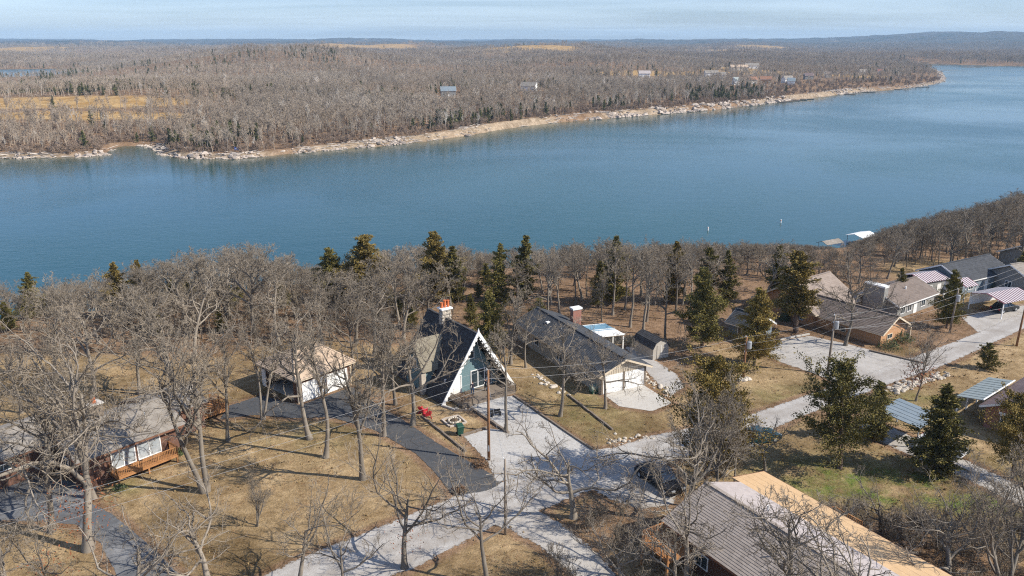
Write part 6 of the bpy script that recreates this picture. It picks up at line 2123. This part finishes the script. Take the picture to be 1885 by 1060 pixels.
dock(1584, 450, WATER_Z, 6, 4.6, R(35), 'boat dock with a bright white roof at the near shore', 'white')
dock(1526, 464, WATER_Z, 5.5, 2.8, R(30), 'small weathered boat dock with a tan roof at the near shore', 'grey_shingle')
dock(1628, 446, WATER_Z, 9, 3.0, R(25), 'open pale dock between bare trees at the near shore')
dock(1665, 436, WATER_Z, 8, 3.0, R(20), 'open dock with rail posts beyond the bright white roof')
dock(1775, 412, WATER_Z, 10, 5, R(20), 'far dock with a grey roof among the shore trees up the road', 'lilac_shingle')
dock(1874, 438, -6.0, 9, 6, R(15), 'dock roof in mauve shingles at the edge of the dock woods', 'lilac_shingle')
FD = [(1431, 188.6, 'first dark dock in the row on the far bank, nearest the woods'), (1444, 187.2, 'second dark dock in the row on the far bank'), (1457, 185.6, 'third dark dock in the row on the far bank'), (1471, 184.2, 'fourth dark dock in the row on the far bank'), (1484, 182.6, 'last dark dock in the row on the far bank, nearest the pale dock')]
for i, (px, py, lab) in enumerate(FD): dock(px, py, WATER_Z, 14, 4, R(-14), lab)
dock(1549, 173.6, WATER_Z, 26, 5, R(-22), 'long pale dock standing off the far bank by itself')
dock(1592, 169.8, WATER_Z, 20, 4, R(-12), 'pale dock at the brushy part of the far bank')
dock(1640, 164.5, WATER_Z, 24, 4, R(-4), 'low dock with a red end beside the far sandy beach')
dock(1692, 160.5, WATER_Z, 22, 4, R(-4), 'low dock near the tip of the far point')
dock(858, 243, WATER_Z + .6, 9, 2.2, R(60), 'dark timber landing standing on the pale far bluff')


def buoy(px, py, label):
    x, y = P(px, py, WATER_Z)
    t = thing('buoy', label, 'buoy', (x, y, WATER_Z))
    MB().tube([(0, 0, -.3), (0, 0, .9), (0, 0, 1.05)], [.2, .19, .08], 10).build('float', M['white'], t)
    MB().tube([(0, 0, .7), (0, 0, .85)], .21, 10).build('band', M['terracotta'], t)


buoy(1303, 424, 'white buoy floating nearest the cedar-topped shore')
buoy(1437, 410, 'white buoy floating farther out toward the docks')

x_, y_ = P(437, 270, -8)
tb = thing('blue_sign', 'blue and white signboard on two posts on the far bank', 'sign', (x_, y_, float(land_height(np.array([x_]), np.array([y_]))[0][0])), 0)
MB().box(-1.6, 1.6, -.05, .05, .8, 2.2).build('board', mottled('blue_board', (.03, .10, .42), (.03, .08, .36), 2, .5), tb)
MB().box(-1.5, 1.5, -.08, -.051, 1.2, 1.5).build('white_band', M['white'], tb)
for sx in (-1.3, 1.3): MB().box(sx - .07, sx + .07, .051, .15, 0, 2.0).build('post', M['old_wood'], tb)

# ------------------------------------------------------------------ far bank: broken limestone, boulders and driftwood
def far_bank():
    r_ = np.random.default_rng(12)
    line = np.array(far_line[2:-8]); seg = np.hypot(*(np.diff(line, axis=0).T)); cum = np.concatenate([[0], np.cumsum(seg)])
    def at(s, o):
        k = np.clip(np.searchsorted(cum, s) - 1, 0, len(seg) - 1); f = (s - cum[k]) / seg[k]
        p = line[k] * (1 - f)[:, None] + line[k + 1] * f[:, None]
        d = (line[k + 1] - line[k]) / seg[k][:, None]
        return p + np.stack([-d[:, 1], d[:, 0]], 1) * o[:, None]
    rr = random.Random(4); protos = [ico(rr, 1, 1, 1, .28) for _ in range(8)]
    n = 15000
    s = r_.random(n) ** 1.15 * cum[-1]; o = -1.0 + r_.gamma(1.6, 2.1, n)
    p = at(s, o)
    z = land_height(p[:, 0], p[:, 1])[0]
    clus = vnoise(p[:, 0] / 9, p[:, 1] / 9, 77)
    bluff = sstep(p[:, 0], -110, 0) * (1 - sstep(p[:, 0], 300, 420))
    keep = (clus > .42) & (vnoise(p[:, 0] / 45, p[:, 1] / 45, 29) > .25) & (r_.random(n) < .34 + .66 * bluff)
    V, F = [], []; base = 0
    for i in np.nonzero(keep)[0]:
        v, f = protos[i % 8]
        sz = (.16 + r_.gamma(1.4, .24)) * (1 + .5 * bluff[i])
        a = r_.random() * 6.28; ca, sa = math.cos(a), math.sin(a)
        q = np.array(v) * np.array([1.5, .9, .62]) * sz
        q = np.stack([q[:, 0] * ca - q[:, 1] * sa, q[:, 0] * sa + q[:, 1] * ca, q[:, 2]], 1) + np.array([p[i, 0], p[i, 1], max(z[i], WATER_Z) + sz * .15])
        V.append(q); F.append(np.array(f) + base); base += len(q)
    me = np_mesh('shore_rocks', np.concatenate(V), np.concatenate(F), M['shore_rock'])
    tag(link('shore_rocks', me), 'broken pale limestone along the far water edge', 'rocks', kind='stuff')
    n = 1500
    s = r_.random(n) ** 1.3 * cum[-1]; o = .5 + r_.gamma(1.8, 2.0, n); p = at(s, o)
    z = land_height(p[:, 0], p[:, 1])[0]
    ok = (vnoise(p[:, 0] / 14, p[:, 1] / 14, 78) > .42)
    p, z = p[ok], z[ok]; n = len(p)
    a = r_.normal(.25, .55, n); L = 1.5 + r_.gamma(2.0, 1.5, n)
    d = np.stack([np.cos(a), np.sin(a), r_.normal(0, .08, n)], 1)
    st = np.stack([p[:, 0], p[:, 1], np.maximum(z, WATER_Z) + .35], 1) - d * L[:, None] / 2
    Pn, Rn = walk(r_, st, d, L, 4, .06, 0, r_.uniform(.14, .34, n), r_.uniform(.05, .12, n))
    v, f = tubes(Pn, Rn, 5)
    tag(link('driftwood', np_mesh('driftwood', v, f, M['drift'])), 'bleached driftwood logs strewn along the far bank', 'driftwood', kind='stuff')


far_bank()


# ------------------------------------------------------------------ undergrowth: thin saplings and brush too many to count
def scatter(name, pts, kinds, sizes, col, label, cat):
    me = bpy.data.meshes.new(name)
    me.vertices.add(len(pts)); me.vertices.foreach_set('co', np.asarray(pts, np.float32).ravel())
    rr = np.random.default_rng(len(pts))
    for nm, tp, arr in (('kind_id', 'INT', np.asarray(kinds, np.int32)), ('size', 'FLOAT', np.asarray(sizes, np.float32)), ('turn', 'FLOAT', (rr.random(len(pts)) * 6.283).astype(np.float32))):
        a = me.attributes.new(nm, tp, 'POINT'); a.data.foreach_set('value', arr)
    me.update()
    o = link(name, me); tag(o, label, cat, kind='stuff')
    ng = bpy.data.node_groups['scatter_far_woods'].copy(); ng.name = 'scatter_' + name
    for nd in ng.nodes:
        if nd.type == 'COLLECTION_INFO': nd.inputs['Collection'].default_value = col
    md = o.modifiers.new('scatter', 'NODES'); md.node_group = ng


def brush():
    col = bpy.data.collections.new('brush_kinds')
    for k in range(5):
        if k < 3: (tv, tf), (cv, cf), _ = bare_tree(200 + k, fork=.08, leader=.8, limbs=9, spread=(14, 40), limb_len=.62, up=.12, kink=.13, n2=5, n3=4, n4=0, twig=.0040, r_base=.008, stems=3)
        else: (tv, tf), (cv, cf), _ = bare_tree(210 + k, fork=.22, leader=.85, limbs=8, spread=(22, 55), limb_len=.42, up=.10, kink=.16, n2=5, n3=5, n4=0, twig=.0026, r_base=.011)
        v = np.concatenate([tv, cv]); f = np.concatenate([tf, cf + len(tv)])
        col.objects.link(bpy.data.objects.new('a%d_brush' % k, np_mesh('brush', v, f, M['twig'])))
    r_ = np.random.default_rng(44); pts = []
    n = 23000
    x = r_.uniform(-140, 210, n); y = r_.uniform(100, 330, n)
    z, d, near, ins = land_height(x, y)
    k = near & ~ins & (d > .5) & (d < 62) & (np.abs(x) < y * .64)
    dens = np.where(x < -8, np.clip((y - 101) / 14, 0, 1), np.where(x < 58, np.clip((y - 131) / 8, 0, 1), np.clip((y - 134 - (x - 58) * .16) / 14, 0, 1)))
    k &= r_.random(n) < dens * (.25 + .75 * (vnoise(x / 8, y / 8, 19) > .45))
    x, y, z = x[k], y[k], z[k]
    ok = np.array([free(a, b, 4) for a, b in zip(x, y)])
    x, y, z = x[ok], y[ok], z[ok]
    pts = np.stack([x, y, z - .05], 1); cap = np.array([crown_cap(a, b) for a, b in zip(x, y)]) - z
    siz = np.minimum(r_.uniform(2.0, 7.0, len(x)) * np.where(x > 58, 1.25, 1), cap * .8); okc = siz > .8; pts = pts[okc]; siz = siz[okc]; x = x[okc]
    # rough patch round the two-tone house and the thicket by the neighbour drive
    n = 130
    xx = np.concatenate([r_.uniform(26, 44, n), r_.uniform(3, 12, 34), r_.uniform(18, 24, 14)]); yy = np.concatenate([r_.uniform(48, 62, n), r_.uniform(50, 62, 34), r_.uniform(68, 76, 14)])
    keep = ~inside(xx, yy, np.array([(16 + .853 * a - .5225 * b, 59.7 + .5225 * a + .853 * b) for a, b in ((-5, 1), (9.5, 2), (9.5, -26), (-5, -26))]))
    for pl in ROADS.values(): keep &= ~inside(xx, yy, np.array(pl))
    xx, yy = xx[keep], yy[keep]
    pts = np.concatenate([pts, np.stack([xx, yy, np.full(len(xx), -.05)], 1)]); siz = np.concatenate([siz, r_.uniform(1.2, 3.6, len(xx))])
    scatter('undergrowth', pts, np.where(siz > 3.7, 3 + r_.integers(0, 2, len(pts)), r_.integers(0, 3, len(pts))), siz, col, 'thin grey saplings and brush under the shore trees', 'undergrowth')
    # brush on the far bank
    (tv, tf), (cv, cf), _ = bare_tree(300, fork=.08, leader=.7, limbs=9, spread=(20, 60), limb_len=.6, up=.10, kink=.15, n2=4, n3=4, n4=0, twig=.011, r_base=.012, stems=3)
    col2 = bpy.data.collections.new('far_brush_kinds')
    col2.objects.link(bpy.data.objects.new('a_far_brush', np_mesh('far_brush', np.concatenate([tv, cv]), np.concatenate([tf, cf + len(tv)]), mottled('far_brush_twigs', (.34, .255, .19), (.24, .175, .13), .2, .95))))
    n = 60000
    x = r_.uniform(-330, 620, n); y = r_.uniform(370, 1150, n)
    z, d, near, ins = land_height(x, y)
    k = ~near & ~ins & (d > 5) & (d < 70) & (r_.random(n) < np.exp(-d / 38.0)) & (np.abs(x) < y * .66)
    k &= ~((d < 36) & (x > 260) & (x < 560) & (r_.random(n) > .3))
    x, y, z = x[k], y[k], z[k]
    scatter('far_undergrowth', np.stack([x, y, z - .1], 1), np.zeros(len(x)), r_.uniform(2.0, 5.0, len(x)), col2, 'brown brush along the far bank', 'undergrowth')


brush()


# fallen twigs and tufts of dead grass that break up the lawns
def tufts():
    r_ = np.random.default_rng(66)
    (v1, f1) = leaf_quads(r_, np.concatenate([r_.normal(0, .05, (14, 2)), np.full((14, 1), .09)], 1), .12, np.concatenate([r_.normal(0, .35, (14, 2)), np.ones((14, 1))], 1))
    m = mottled('dead_grass_blades', (.40, .29, .15), (.28, .205, .10), .6, .95)
    col = bpy.data.collections.new('tuft_kinds')
    col.objects.link(bpy.data.objects.new('a_tuft', np_mesh('tuft', v1, f1, m)))
    v2, f2 = leaf_quads(r_, np.concatenate([r_.uniform(-.3, .3, (9, 2)), np.full((9, 1), .02)], 1), .075, np.concatenate([r_.normal(0, 1, (9, 2)), np.full((9, 1), .15)], 1))
    col.objects.link(bpy.data.objects.new('b_leaves', np_mesh('fallen_leaves', v2, f2, mottled('fallen_leaves', (.30, .17, .09), (.19, .105, .055), 3, .9))))
    n = 40000
    x = r_.uniform(-50, 70, n); y = r_.uniform(48, 135, n)
    k = np.abs(x) < y * .66
    for pl in ROADS.values():
        ins_ = inside(x, y, np.array(pl)); dd = seg_dist(x, y, pl, True)
        k &= ~ins_ | (dd < .5)
    c = vnoise(x / 5, y / 5, 5) * .6 + vnoise(x / 1.3, y / 1.3, 15) * .5
    k &= r_.random(n) < np.clip((c - .46) * 3, .04, 1)
    x, y = x[k], y[k]
    scatter('dead_grass_tufts', np.stack([x, y, np.zeros(len(x))], 1), (r_.random(len(x)) < .75).astype(int), r_.uniform(.35, .9, len(x)), col, 'dead grass tufts and fallen leaves over the lawns', 'grass')


tufts()
